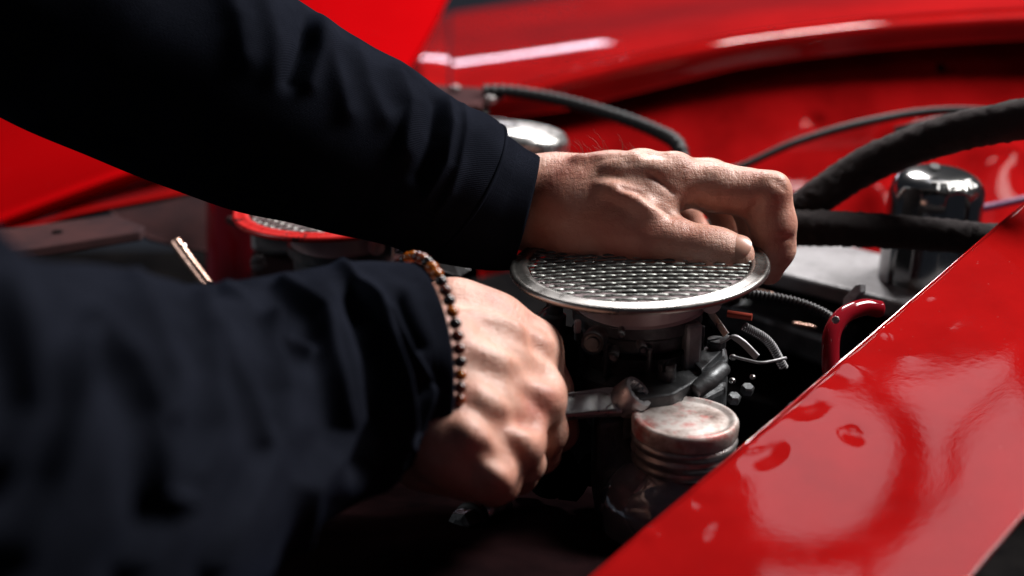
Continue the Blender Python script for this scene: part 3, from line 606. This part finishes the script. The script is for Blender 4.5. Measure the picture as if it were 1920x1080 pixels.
# ------------------------------------------------------------------ glass jar with screw lid
jz = -50; jc = P(1285, 782, jz); k = S(1, jz)
jar = thing('glass_jar', jc - np.array([0, 0, 0.085]), 'clear glass jar with rusty screw lid beside the near red wing', 'jar')
prof = [(1, 0), (74, -0.5), (79, -3.5), (84, -2.5), (88, 2.0), (93, 3.5), (97, 1.5), (100, -3), (100.5, -9), (99.5, -28), (98, -31), (94, -33)]
v, f = lathe([(a * k, z * k) for a, z in prof], jc, (0.02, 0.02, 1), 96, close=False); obj('lid', v, f, M_LID, jar)
prof = [(93, -32), (98, -35), (101, -40), (99, -46), (95, -50), (95, -54), (99, -58), (100, -63), (96, -69), (94, -72), (95, -78), (98, -82), (96, -90), (90, -92)]
v, f = lathe([(a * k, z * k) for a, z in prof], jc, (0.02, 0.02, 1), 96, close=False); obj('screw_ring', v, f, wear(mat('ring_tin', (0.35, 0.3, 0.28), 0.35, 0.8), (0.18, 0.165, 0.16), (0.52, 0.50, 0.49), 70, 0.3, 0.65, 0.25, 0.5, 0.0003), jar)
outer = [(88, -84), (90, -96), (100, -108), (126, -126), (146, -150), (154, -180), (153, -220), (146, -262), (128, -300), (100, -320), (1, -326)]
inner = [(1, -312), (94, -308), (120, -290), (137, -258), (144, -218), (145, -182), (138, -156), (118, -134), (92, -116), (82, -100), (80, -84)]
oc = catmull([(a, z, 0) for a, z in outer], 46)[:, :2]; ic = catmull([(a, z, 0) for a, z in inner], 46)[:, :2]
allp = np.vstack([oc, ic]); allp[:, 0] = np.maximum(allp[:, 0], 0.5)
v, f = lathe([(a * k, z * k) for a, z in allp], jc, seg=96, close=False); nn = len(allp); f += [((nn - 1) * 96 + j, (nn - 1) * 96 + (j + 1) % 96, (j + 1) % 96, j) for j in range(96)]
obj('glass', v, f, M_GLASS, jar)

# ------------------------------------------------------------------ spanner
wr = thing('spanner', P(1150, 760, -35), 'steel ring spanner held in the near hand', 'spanner')
wa, wb = P(930, 774, -66), P(1160, 748, -42); wdv = nrm(wb - wa); nf = nrm(np.array([0.15, -0.55, 0.85])); nf = nrm(nf - wdv * (nf @ wdv)); sd = np.cross(nf, wdv)
hw = S(27, -40)
def wq(s, t, h): return wa + wdv * s + sd * t + nf * h
L = np.linalg.norm(wb - wa)
out = [(0, -hw * .8), (L * .8, -hw * .92), (L, -hw * 1.1), (L, hw * 1.1), (L * .8, hw * .92), (0, hw * .8)]
from_bm('shank', prism([wq(a, c, 0.0) for a, c in out], -nf * 0.005, 0.0012, 3), M_TOOL, wr)
for s in (-1, 1):
    from_bm('edge_rail', prism([wq(a, s * c, 0.0) for a, c in ((0.01, hw * .62), (L * .86, hw * .7), (L * .92, hw * .4), (L * .94, hw * .45), (L * .95, hw * .95), (L * .8, hw * .9), (0.01, hw * .78))], nf * 0.0016, 0.0006), M_TOOL, wr)
rcw = wb + wdv * S(24, -34); nr2 = nrm(nf + 0.55 * wdv)
ri = S(20, -34); ro = S(34, -34)
def star(th, r, z): return np.where(r < ri * 1.15, r * (1 + 0.07 * np.cos(12 * th)), r)
pr = [(ri, -0.006), (ri, 0.005), (ri * 1.14, 0.0062), (ro * 0.93, 0.0062), (ro, 0.0045), (ro, -0.0055), (ro * 0.93, -0.007), (ri * 1.14, -0.007), (ri, -0.006)]
v, f = lathe(pr, rcw, nr2, 96, star, False); sharp(obj('ring_end', v, f, M_TOOL, wr), 50)

# ------------------------------------------------------------------ hands: signed-distance sculpt + surface nets
def nets(D, o, h):
    ids = None; Sg = D < 0
    cnt = np.zeros(tuple(s - 1 for s in D.shape), np.int8); cs = [(a, b_, c) for a in (0, 1) for b_ in (0, 1) for c in (0, 1)]
    sl = lambda a, n: slice(a, n - 1 + a)
    for a, b_, c in cs: cnt += Sg[sl(a, D.shape[0]), sl(b_, D.shape[1]), sl(c, D.shape[2])]
    act = (cnt > 0) & (cnt < 8); idx = np.full(act.shape, -1, np.int64); ids = np.argwhere(act); idx[act] = np.arange(len(ids))
    acc = np.zeros((len(ids), 3)); num = np.zeros(len(ids))
    for c0 in cs:
        for ax_ in range(3):
            if c0[ax_]: continue
            c1_ = list(c0); c1_[ax_] = 1
            d0 = D[ids[:, 0] + c0[0], ids[:, 1] + c0[1], ids[:, 2] + c0[2]]; d1 = D[ids[:, 0] + c1_[0], ids[:, 1] + c1_[1], ids[:, 2] + c1_[2]]
            m = (d0 < 0) != (d1 < 0); t = np.where(m, d0 / np.where(m, d0 - d1, 1), 0)
            p = np.tile(np.array(c0, float), (len(ids), 1)); p[:, ax_] = t
            acc += p * m[:, None]; num += m
    v = (ids + acc / num[:, None]) * h + o; F = []
    for ax_ in range(3):
        b1, b2 = [(1, 2), (2, 0), (0, 1)][ax_]
        s0 = [slice(None)] * 3; s1 = [slice(None)] * 3; s0[ax_] = slice(0, -1); s1[ax_] = slice(1, None)
        ch = Sg[tuple(s0)] != Sg[tuple(s1)]; e = np.argwhere(ch); e = e[(e[:, b1] > 0) & (e[:, b2] > 0) & (e[:, b1] < D.shape[b1] - 1) & (e[:, b2] < D.shape[b2] - 1)]
        def cell(o1, o2):
            q = e.copy(); q[:, b1] += o1; q[:, b2] += o2; return idx[q[:, 0], q[:, 1], q[:, 2]]
        q = np.stack([cell(-1, -1), cell(0, -1), cell(0, 0), cell(-1, 0)], 1)
        ins = Sg[e[:, 0], e[:, 1], e[:, 2]]; q[~ins] = q[~ins][:, ::-1]; F.append(q)
    return v, np.concatenate(F)
def smin(a, b_, k):
    h = np.clip(0.5 + 0.5 * (b_ - a) / k, 0, 1); return b_ * (1 - h) + a * h - k * h * (1 - h)
class Sculpt:
    def __init__(s, lo, hi, h):
        s.h = h; s.o = np.array(lo); n = np.ceil((np.array(hi) - s.o) / h).astype(int) + 1
        s.ax = [s.o[i] + h * np.arange(n[i]) for i in range(3)]; s.D = np.full(n, 0.05, np.float32)
    def cone(s, a, b_, ra, rb, k, sub=False):
        a = np.asarray(a); b_ = np.asarray(b_); m = max(ra, rb) + 3 * k + 0.006; lo = np.minimum(a, b_) - m; hi = np.maximum(a, b_) + m
        sl = tuple(slice(max(0, int((lo[i] - s.o[i]) / s.h)), max(0, int((hi[i] - s.o[i]) / s.h)) + 2) for i in range(3))
        X, Y, Z = np.meshgrid(s.ax[0][sl[0]], s.ax[1][sl[1]], s.ax[2][sl[2]], indexing='ij')
        p = np.stack([X, Y, Z], -1) - a; ba = b_ - a; t = np.clip((p @ ba) / (ba @ ba + 1e-12), 0, 1)
        d = np.linalg.norm(p - t[..., None] * ba, axis=-1) - (ra + (rb - ra) * t)
        if sub: s.D[sl] = -smin(-s.D[sl], d, k)
        else: s.D[sl] = smin(s.D[sl], d.astype(np.float32), k)
    def chain(s, js, k):          # joints (px, py, dz, radius px)
        for a, b_ in zip(js[:-1], js[1:]): s.cone(P(*a[:3]), P(*b_[:3]), S(a[3], a[2]), S(b_[3], b_[2]), k)
    def hit(s, px, py):           # first surface point along that line of sight
        r = FW + (px - 960) / FPX * RT - (py - 540) / FPX * UP; d = np.arange(0.45, 1.05, 0.0005); p = CAM + d[:, None] * r
        i = np.round((p - s.o) / s.h).astype(int); ok = ((i >= 0) & (i < np.array(s.D.shape))).all(1); i = np.clip(i, 0, np.array(s.D.shape) - 1)
        q = np.where(ok & (s.D[i[:, 0], i[:, 1], i[:, 2]] < 0))[0]
        return None if len(q) == 0 else (d[q[0]] - D0) * 1e3
    def ridge(s, pts, r, k, sink=0.35, sub=False):   # (px, py) line lying on the surface; r in px
        g = catmull([(a, b_, 0) for a, b_ in pts], max(4, 3 * len(pts))) if len(pts) > 2 else np.array([(a, b_, 0) for a, b_ in pts], float)
        z = [s.hit(a, b_) for a, b_, _ in g]; q = []
        for (a, b_, _), zz_ in zip(g, z):
            if zz_ is not None: q.append((a, b_, zz_ + (S(r) * sink * 1e3 if not sub else -S(r) * sink * 1e3), r))
        if len(q) > 1:
            for a, b_ in zip(q[:-1], q[1:]): s.cone(P(*a[:3]), P(*b_[:3]), S(a[3], a[2]), S(b_[3], b_[2]), k, sub)
    def mesh(s, it=2):
        v, f = nets(s.D, s.o, s.h); n = len(v)
        e = np.concatenate([f[:, [0, 1]], f[:, [1, 2]], f[:, [2, 3]], f[:, [3, 0]]])
        for _ in range(it):
            acc = np.zeros_like(v); c = np.zeros(n); np.add.at(acc, e[:, 0], v[e[:, 1]]); np.add.at(acc, e[:, 1], v[e[:, 0]]); np.add.at(c, e[:, 0], 1); np.add.at(c, e[:, 1], 1)
            v = 0.5 * v + 0.5 * acc / c[:, None]
        return v, f
def bounds(js, pad):
    p = np.array([P(*j[:3]) for j in js]); r = max(S(j[3], j[2]) for j in js); return p.min(0) - r - pad, p.max(0) + r + pad

# far (left) hand on the screen
LW = [(935, 375, 46, 80), (1030, 372, 42, 76)]
LM = {'i': [(1040, 352, 42, 56), (1150, 346, 30, 54), (1266, 340, 20, 46)], 'm': [(1040, 350, 58, 54), (1215, 323, 42, 37)], 'r': [(1040, 352, 72, 50), (1172, 332, 62, 34)], 'p': [(1040, 368, 80, 46), (1132, 350, 78, 32)]}
LTH = [(1010, 420, 40, 56), (1085, 432, 26, 58), (1205, 440, 8, 51), (1262, 452, 4, 43), (1320, 467, 0, 42), (1350, 472, -1, 41), (1378, 478, -2, 37)]
LF = {'i': [(1266, 340, 20, 46), (1350, 352, 17, 44), (1400, 361, 16, 43), (1436, 372, 15, 45), (1449, 420, 17, 42), (1452, 466, 22, 37), (1441, 508, 30, 27)],
      'm': [(1215, 323, 42, 38), (1330, 338, 45, 38), (1400, 362, 46, 39), (1424, 440, 50, 34), (1405, 498, 56, 26)],
      'r': [(1172, 332, 62, 35), (1300, 352, 76, 34), (1352, 375, 80, 35), (1378, 440, 84, 31), (1362, 490, 84, 24)],
      'p': [(1132, 350, 78, 32), (1220, 375, 98, 30), (1280, 395, 106, 30), (1305, 440, 108, 27), (1292, 482, 106, 21)]}
lo, hi = bounds(LW + LTH + sum(LF.values(), []), 0.004)
sc = Sculpt(lo, hi, 0.0011)
sc.chain([(900, 366, 48, 82)] + LW, 0.012)
for q in LM.values(): sc.chain(q, 0.012)
sc.cone(P(1100, 400, 60), P(1180, 385, 50), S(55), S(48), 0.012)        # palm
sc.chain(LTH[:3], 0.009); sc.chain(LTH[2:], 0.005)
sc.cone(P(1150, 398, 16), P(1235, 384, 14), S(42), S(32), 0.012); sc.cone(P(1070, 385, 24), P(1180, 385, 14), S(58), S(46), 0.012); sc.cone(P(1100, 354, 26), P(1225, 358, 17), S(50), S(44), 0.012)        # web of thumb and index
for q in LF.values(): sc.chain(q, 0.005)
# knuckles, tendons, folds
for x, y, r in ((1262, 312, 24), (1205, 300, 20), (1450, 348, 22), (1218, 404, 14)): sc.ridge([(x - 4, y), (x + 4, y)], r, 0.008, 0.85)
for q, r in (([(1140, 316), (1190, 315), (1245, 318)], 7), ([(1130, 352), (1170, 366), (1215, 392)], 6), ([(1085, 300), (1190, 294)], 7)): sc.ridge(q, r, 0.007, 0.75)
for q, r in (([(1165, 350), (1200, 362), (1232, 385), (1262, 405)], 3.5), ([(1222, 330), (1262, 362)], 2.5), ([(1400, 402), (1418, 380)], 3), ([(1412, 398), (1424, 376)], 2.5), ([(1458, 450), (1484, 446)], 2.5),
              ([(1452, 336), (1466, 342)], 0.9), ([(1456, 345), (1472, 353)], 0.9)): sc.ridge(q, r, 0.0025, 0.25, True)
lv_, lf_ = sc.mesh(5)

# near (right) hand round the spanner
RW = [(735, 690, -108, 118), (820, 675, -96, 100)]
RM = {'i': [(845, 604, -58, 74), (930, 622, -50, 60), (1000, 652, -46, 48)], 'm': [(840, 660, -80, 78), (930, 695, -78, 62), (1006, 744, -74, 47)], 'r': [(830, 722, -102, 80), (900, 770, -102, 62), (968, 828, -100, 44)], 'p': [(810, 790, -118, 82), (860, 838, -120, 66), (912, 886, -120, 44)]}
RF = {'i': [(1000, 652, -46, 47), (1032, 730, -40, 41), (1042, 806, -28, 41), (985, 838, 0, 36), (930, 800, 14, 30)],
      'm': [(1006, 744, -74, 46), (1024, 808, -62, 39), (1012, 850, -46, 38), (945, 868, -16, 34), (905, 830, 0, 28)],
      'r': [(968, 828, -100, 43), (985, 868, -82, 36), (972, 890, -62, 35), (915, 890, -34, 32), (885, 850, -18, 27)],
      'p': [(912, 886, -120, 44), (938, 906, -104, 35), (925, 915, -84, 33), (880, 900, -60, 30), (860, 865, -46, 25)]}
RTH = [(850, 590, -50, 66), (915, 610, -28, 52), (985, 655, -14, 42), (1028, 715, -6, 37), (1046, 760, -8, 28)]
lo, hi = bounds(RW[1:] + RTH + sum(RF.values(), []) + sum(RM.values(), []), 0.004)
sc = Sculpt(np.minimum(lo, P(*RW[0][:3]) - 0.035), hi, 0.0012)
sc.chain(RW, 0.015)
for q in RM.values(): sc.chain(q, 0.010)
sc.chain([(905, 618, -56, 58), (905, 692, -84, 60), (880, 764, -104, 62), (845, 832, -118, 66)], 0.014); sc.chain([(1000, 656, -48, 42), (1000, 745, -76, 42), (962, 828, -100, 40), (908, 884, -118, 40)], 0.012); sc.chain([(800, 850, -96, 74), (880, 890, -92, 52)], 0.012); sc.chain([(840, 740, -60, 70), (930, 790, -55, 55)], 0.012)
sc.chain(RTH[:3], 0.010); sc.chain(RTH[2:], 0.005)
for q in RF.values(): sc.chain(q, 0.005)
for x, y, r in ((1018, 650, 17), (1028, 748, 18), (988, 836, 18), (938, 896, 20)): sc.ridge([(x - 3, y - 2), (x + 3, y + 2)], r, 0.008, 0.6)
for q, r in (([(885, 596), (950, 616), (1012, 648)], 7), ([(895, 662), (955, 694), (1018, 744)], 7), ([(885, 735), (935, 778), (980, 832)], 7), ([(872, 800), (905, 845), (934, 892)], 7)): sc.ridge(q, r, 0.009, 0.75)
for q, r in (([(975, 698), (1035, 698)], 7), ([(945, 788), (1002, 792)], 7), ([(905, 850), (950, 862)], 6)): sc.ridge(q, r, 0.008, 0.05, True)
rv_, rf_ = sc.mesh(14)

person = thing('person', P(300, 700, -150), 'person in a navy sweatshirt reaching in with both hands, one holding a spanner', 'person')
# arms run on inside the sleeves
la = tube([P(940, 375, 46), P(700, 290, 25), P(400, 150, 0), P(-25, -80, -20), P(-300, -200, -20)], [S(70), S(95), S(125), S(140), S(150)], 40, 24)
ra = tube([P(790, 685, -104), P(600, 735, -132), P(340, 830, -195), P(60, 910, -290), P(-300, 850, -360)], [S(92, -110), S(130, -132), S(190, -195), S(280, -290), S(350, -360)], 40, 24)
v, f = join((lv_, lf_.tolist()), (rv_, rf_.tolist()), la, ra)
body = obj('body', v, f, M_SKIN, person)
red = np.zeros(len(v))
for p, r, w in (((1200, 300, 30), 0.016, 0.7), ((1110, 300, 40), 0.02, 0.5), ((1444, 340, 10), 0.012, 0.25), ((1060, 430, 10), 0.03, 0.6), ((1150, 470, 0), 0.03, 0.6), ((1014, 748, -104), 0.014, 0.4), ((974, 838, -114), 0.014, 0.4), ((820, 880, -110), 0.03, 0.7), ((1042, 806, -40), 0.02, 0.5)):
    red = np.maximum(red, w * np.exp(-((v - P(*p))**2).sum(1) / r**2))
red = np.clip(red * (0.75 + 0.5 * vnoise(v, 90, 11)), 0, 1)
at = body.data.attributes.new('red', 'FLOAT', 'POINT'); at.data.foreach_set('value', red.astype(np.float32))
# thumb nail
def nail(c, axis, normal, ln, wd, curve):
    t = nrm(axis); n = nrm(np.asarray(normal) - t * (np.asarray(normal) @ t)); s = np.cross(n, t); V = []
    nu, nv = 16, 17
    for i in range(nu):
        a = i / (nu - 1)
        for j in range(nv):
            b_ = -1 + 2 * j / (nv - 1); w = wd * (1 - 0.35 * max(0, a - 0.72)**2 / 0.08 - 0.22 * max(0, 0.25 - a)**2 / 0.06); q = b_ * w / curve
            V.append(c + t * (ln * (a - 0.5) - 0.10 * ln * b_ * b_ * (1 if a > 0.5 else -1) * abs(a - 0.5) * 2) + s * curve * math.sin(q) + n * (curve * (math.cos(q) - 1) - 0.0012 * (2 * a - 1)**2 + 0.0003))
    V = np.array(V); N = len(V); f = grid_faces(nu, nv); back = V - n * 0.0006
    return np.vstack([V, back]), f + [tuple(N + i for i in q[::-1]) for q in f]
tax = P(1395, 483, -3) - P(1330, 466, 0)
nn_ = nrm(-FW * 0.80 + UP * 0.42 + RT * 0.20); cen = P(1371, 474, -2) + nn_ * S(38.5)
v, f = nail(cen, tax, nn_, S(50), S(29), S(37)); x = obj('fingernail', v, f, M_NAIL, person); x['label'] = 'thumb nail'
hp = []
for k in range(46):
    x0 = RNG.uniform(1035, 1205); y0 = 300 + RNG.uniform(-6, 22) ; a = P(x0, y0, RNG.uniform(25, 40)); L_ = RNG.uniform(0.003, 0.012) * (1.4 if 1090 < x0 < 1195 else 0.8)
    d = nrm(np.array([RNG.uniform(-0.7, 0.2), RNG.uniform(-0.2, 0.4), 1.0])); b1 = a + d * L_ * 0.6; b2 = b1 + nrm(d + np.array([-0.5, 0, -0.1])) * L_ * 0.5
    hp.append(tube([a - d * 0.004, b1, b2], [0.00009, 0.00008, 0.00003], 8, 4))
v, f = join(*hp); x = obj('arm_hair', v, f, M_HAIR, person); x['kind'] = 'stuff'

# ------------------------------------------------------------------ sleeves
def sleeve(rings, nr_, seg, folds, flo, fhi, noise_amp, seed, uphint=UP):
    C = np.array([P(r[0], r[1], r[3]) for r in rings]); ra_ = np.array([[S(r[2], r[3]), S(r[4] if len(r) > 4 else r[2], r[3])] for r in rings])
    C = catmull(C, nr_); ra_ = catmull(np.hstack([ra_, ra_[:, :1]]), nr_)[:, :2]
    t = np.gradient(C, axis=0); t /= np.linalg.norm(t, axis=1)[:, None]
    U = uphint - t * (t @ uphint)[:, None]; U /= np.linalg.norm(U, axis=1)[:, None]; W = np.cross(t, U)
    th = np.linspace(0, 2 * np.pi, seg, endpoint=False)
    nrmv = np.cos(th)[None, :, None] * U[:, None] + np.sin(th)[None, :, None] * W[:, None]
    v = C[:, None] + np.cos(th)[None, :, None] * U[:, None] * ra_[:, :1, None] + np.sin(th)[None, :, None] * W[:, None] * ra_[:, 1:, None]
    v = v.reshape(-1, 3); n = nrmv.reshape(-1, 3); p = proj(v)
    face = np.clip(((CAM - v) / np.linalg.norm(CAM - v, axis=1)[:, None] * n).sum(1) * 1.7 + 0.08, 0, 1)
    h = np.zeros(len(v))
    for line, amp, w in folds:
        d_ = pd(p, line); w_ = w if seed != 33 else w * np.clip(1.35 - p[:, 0] / 1600, 1.0, 1.35)
        h += face * (2.1 if seed == 33 else 1.2) * amp * (np.exp(-(d_ / w_)**1.6) - (0.45 * np.exp(-(d_ / (2.4 * w_))**2) if seed == 33 else 0))
    Ls = np.concatenate([[0], np.cumsum(np.linalg.norm(np.diff(C, axis=0), axis=1))])
    fade = np.clip(np.repeat(Ls, seg) / 0.03, 0, 1)
    h = h + noise_amp * vnoise(v, 45, seed) * (0.3 + 0.7 * fade)
    v = v + n * h[:, None]
    uv = np.stack([np.tile(th / (2 * np.pi) * 0.30, nr_), np.repeat(Ls, seg)], 1)
    return v.reshape(nr_, seg, 3), uv.reshape(nr_, seg, 2), n.reshape(nr_, seg, 3), t
def sleeve_obj(name, g, uv, i0, i1, mt, parent, hem=None):
    v = g[i0:i1]; u = uv[i0:i1]; nr_, seg = v.shape[:2]
    if hem is not None:   # turn the open end inwards so the cloth has thickness
        cen = v[0].mean(0); inn = cen + (v[0] - cen) * 0.955; t = hem
        rolls = [cen + (v[0] - cen) * 0.985 + t * 0.0012, cen + (v[0] - cen) * 0.965 + t * 0.0008, inn, inn - t * 0.03]
        v = np.concatenate([np.array(rolls)[::-1], v]); u = np.concatenate([np.repeat(u[:1], 4, 0), u]); nr_ += 4
    return obj(name, v.reshape(-1, 3), grid_faces(nr_, seg, True), mt, parent, True, u.reshape(-1, 2))
# far sleeve
FS = [(980, 399, 112, 40, 120), (930, 386, 126, 39, 125), (876, 366, 138, 36, 135), (848, 350, 150, 33, 140), (806, 330, 150, 31, 145), (750, 304, 160, 28, 150), (695, 280, 171, 25, 155), (605, 244, 186, 15, 170), (495, 198, 204, 5, 190), (365, 133, 222, 0, 205), (165, 28, 244, -10, 225), (-25, -80, 258, -20, 240), (-300, -215, 270, -20, 250)]
FF = [([(868, 200), (872, 250), (862, 310), (845, 360), (820, 400)], 0.0030, 11), ([(838, 190), (846, 240), (836, 310), (800, 370)], 0.0035, 14), ([(815, 190), (806, 260), (785, 330)], -0.004, 15), ([(742, 130), (770, 200), (760, 280)], 0.0045, 26), ([(575, 20), (570, 80), (540, 150)], -0.0060, 16), ([(612, 50), (620, 110), (640, 170), (650, 210)], 0.0035, 20),
      ([(600, 30), (600, 100), (580, 160)], 0.003, 14), ([(670, 90), (690, 160), (720, 220)], 0.003, 22), ([(500, 10), (520, 80), (520, 140)], 0.004, 26), 
      ([(420, -20), (450, 40), (460, 110)], 0.004, 26)]
g, uv, nv_, t = sleeve(FS, 260, 200, FF, 0, 0, 0.0012, 21)
pr_ = proj(g[:, 50]); i_seam = 52
s1 = sleeve_obj('sleeve', g, uv, i_seam, 260, M_CLOTH, person); s1['label'] = 'navy sleeve of the far arm'
sleeve_obj('cuff', g * 1.0, uv, 0, i_seam + 1, M_RIB, s1, -t[0])
# stitched seam between cuff and sleeve
sv = g[i_seam] + nv_[i_seam] * 0.0004; v, f = tube(np.vstack([sv, sv[:1]]), 0.0011, 400, 8, None, False); obj('cuff_seam', v, f, M_CLOTH, s1)
# near sleeve
NS = [(772, 684, 194, -98), (728, 688, 198, -103), (680, 696, 204, -111), (590, 730, 226, -130), (470, 778, 254, -158), (340, 830, 306, -192), (190, 876, 376, -240), (0, 930, 450, -300), (-260, 930, 540, -350), (-520, 760, 580, -380)]
NF = [([(178, 588), (255, 689), (290, 772), (296, 914), (320, 944)], 0.006, 17), ([(255, 517), (314, 636), (332, 707), (330, 780)], 0.0045, 16), ([(379, 558), (409, 689), (415, 807), (332, 944), (255, 1068)], 0.006, 16),
      ([(409, 618), (474, 736), (504, 825)], 0.0045, 13), ([(504, 606), (533, 736), (527, 831), (450, 973), (403, 1068)], 0.0055, 14), ([(427, 535), (533, 635), (580, 653)], 0.0045, 13),
      ([(533, 529), (604, 588), (622, 707), (640, 807), (580, 914), (569, 1032)], 0.0065, 17), ([(628, 481), (711, 576), (752, 707), (764, 795), (735, 884), (681, 973)], 0.005, 15), ([(729, 588), (770, 665), (806, 712)], 0.0035, 9), ([(812, 730), (788, 807), (764, 831)], 0.0035, 10),
      ([(12, 529), (53, 707), (65, 772), (12, 878)], 0.006, 24), ([(166, 635), (142, 772), (112, 914), (35, 1032)], 0.006, 22), ([(660, 540), (700, 660), (715, 790), (680, 880)], -0.006, 24), ([(750, 560), (790, 650)], -0.0025, 12)]
g, uv, nv_, t = sleeve(NS, 280, 240, NF, 0, 0, 0.0015, 33)
s2 = sleeve_obj('sleeve', g, uv, 0, 280, M_CLOTH, person, -t[0]); s2['label'] = 'creased navy sleeve of the near arm'

# ------------------------------------------------------------------ bead bracelet on the near wrist
axw = nrm(P(*NS[0][:2], NS[0][3]) - P(*NS[1][:2], NS[1][3])); cw = P(786, 670, -93); Uw = nrm(UP - axw * (UP @ axw)); Ww = np.cross(axw, Uw)
brc = thing('bead_bracelet', cw - UP * S(190, -95), 'bracelet of amber and dark brown glass beads on the near wrist', 'bracelet')
def bead_mat(nm, c): return mat(nm, c, 0.14, 0.0, **{'Coat Weight': 0.0, 'Subsurface Weight': 0.2, 'Subsurface Scale': 0.003})
BM = [bead_mat('amber_bead', (0.28, 0.07, 0.006)), bead_mat('brown_bead', (0.06, 0.01, 0.005)), bead_mat('black_bead', (0.012, 0.008, 0.008)), bead_mat('cognac_bead', (0.16, 0.03, 0.006))]
NB = 52; rb = S(12.2, -100); mesh_cache = {}
for k in range(NB):
    a = 2 * np.pi * k / NB; p = cw + (Uw * S(190, -95)) * math.cos(a) + Ww * S(190, -95) * math.sin(a)
    mi = [0, 1, 3, 2, 0, 0, 2, 1, 2, 0, 2, 1, 1, 2][k % 14]
    if mi not in mesh_cache:
        v, f = lathe([(max(rb * math.sin(R(q)), 0.00005), -rb * 0.9 * math.cos(R(q))) for q in range(0, 181, 15)], np.array(brc.location), (0, 0, 1), 20)
        o = obj('bead', v, f, BM[mi], brc); mesh_cache[mi] = o.data
    else:
        o = bpy.data.objects.new('bead', mesh_cache[mi]); COL.objects.link(o); o.parent = brc
    o.location = Vector(p - np.array(brc.location)); o.scale = (1, 1, 1)
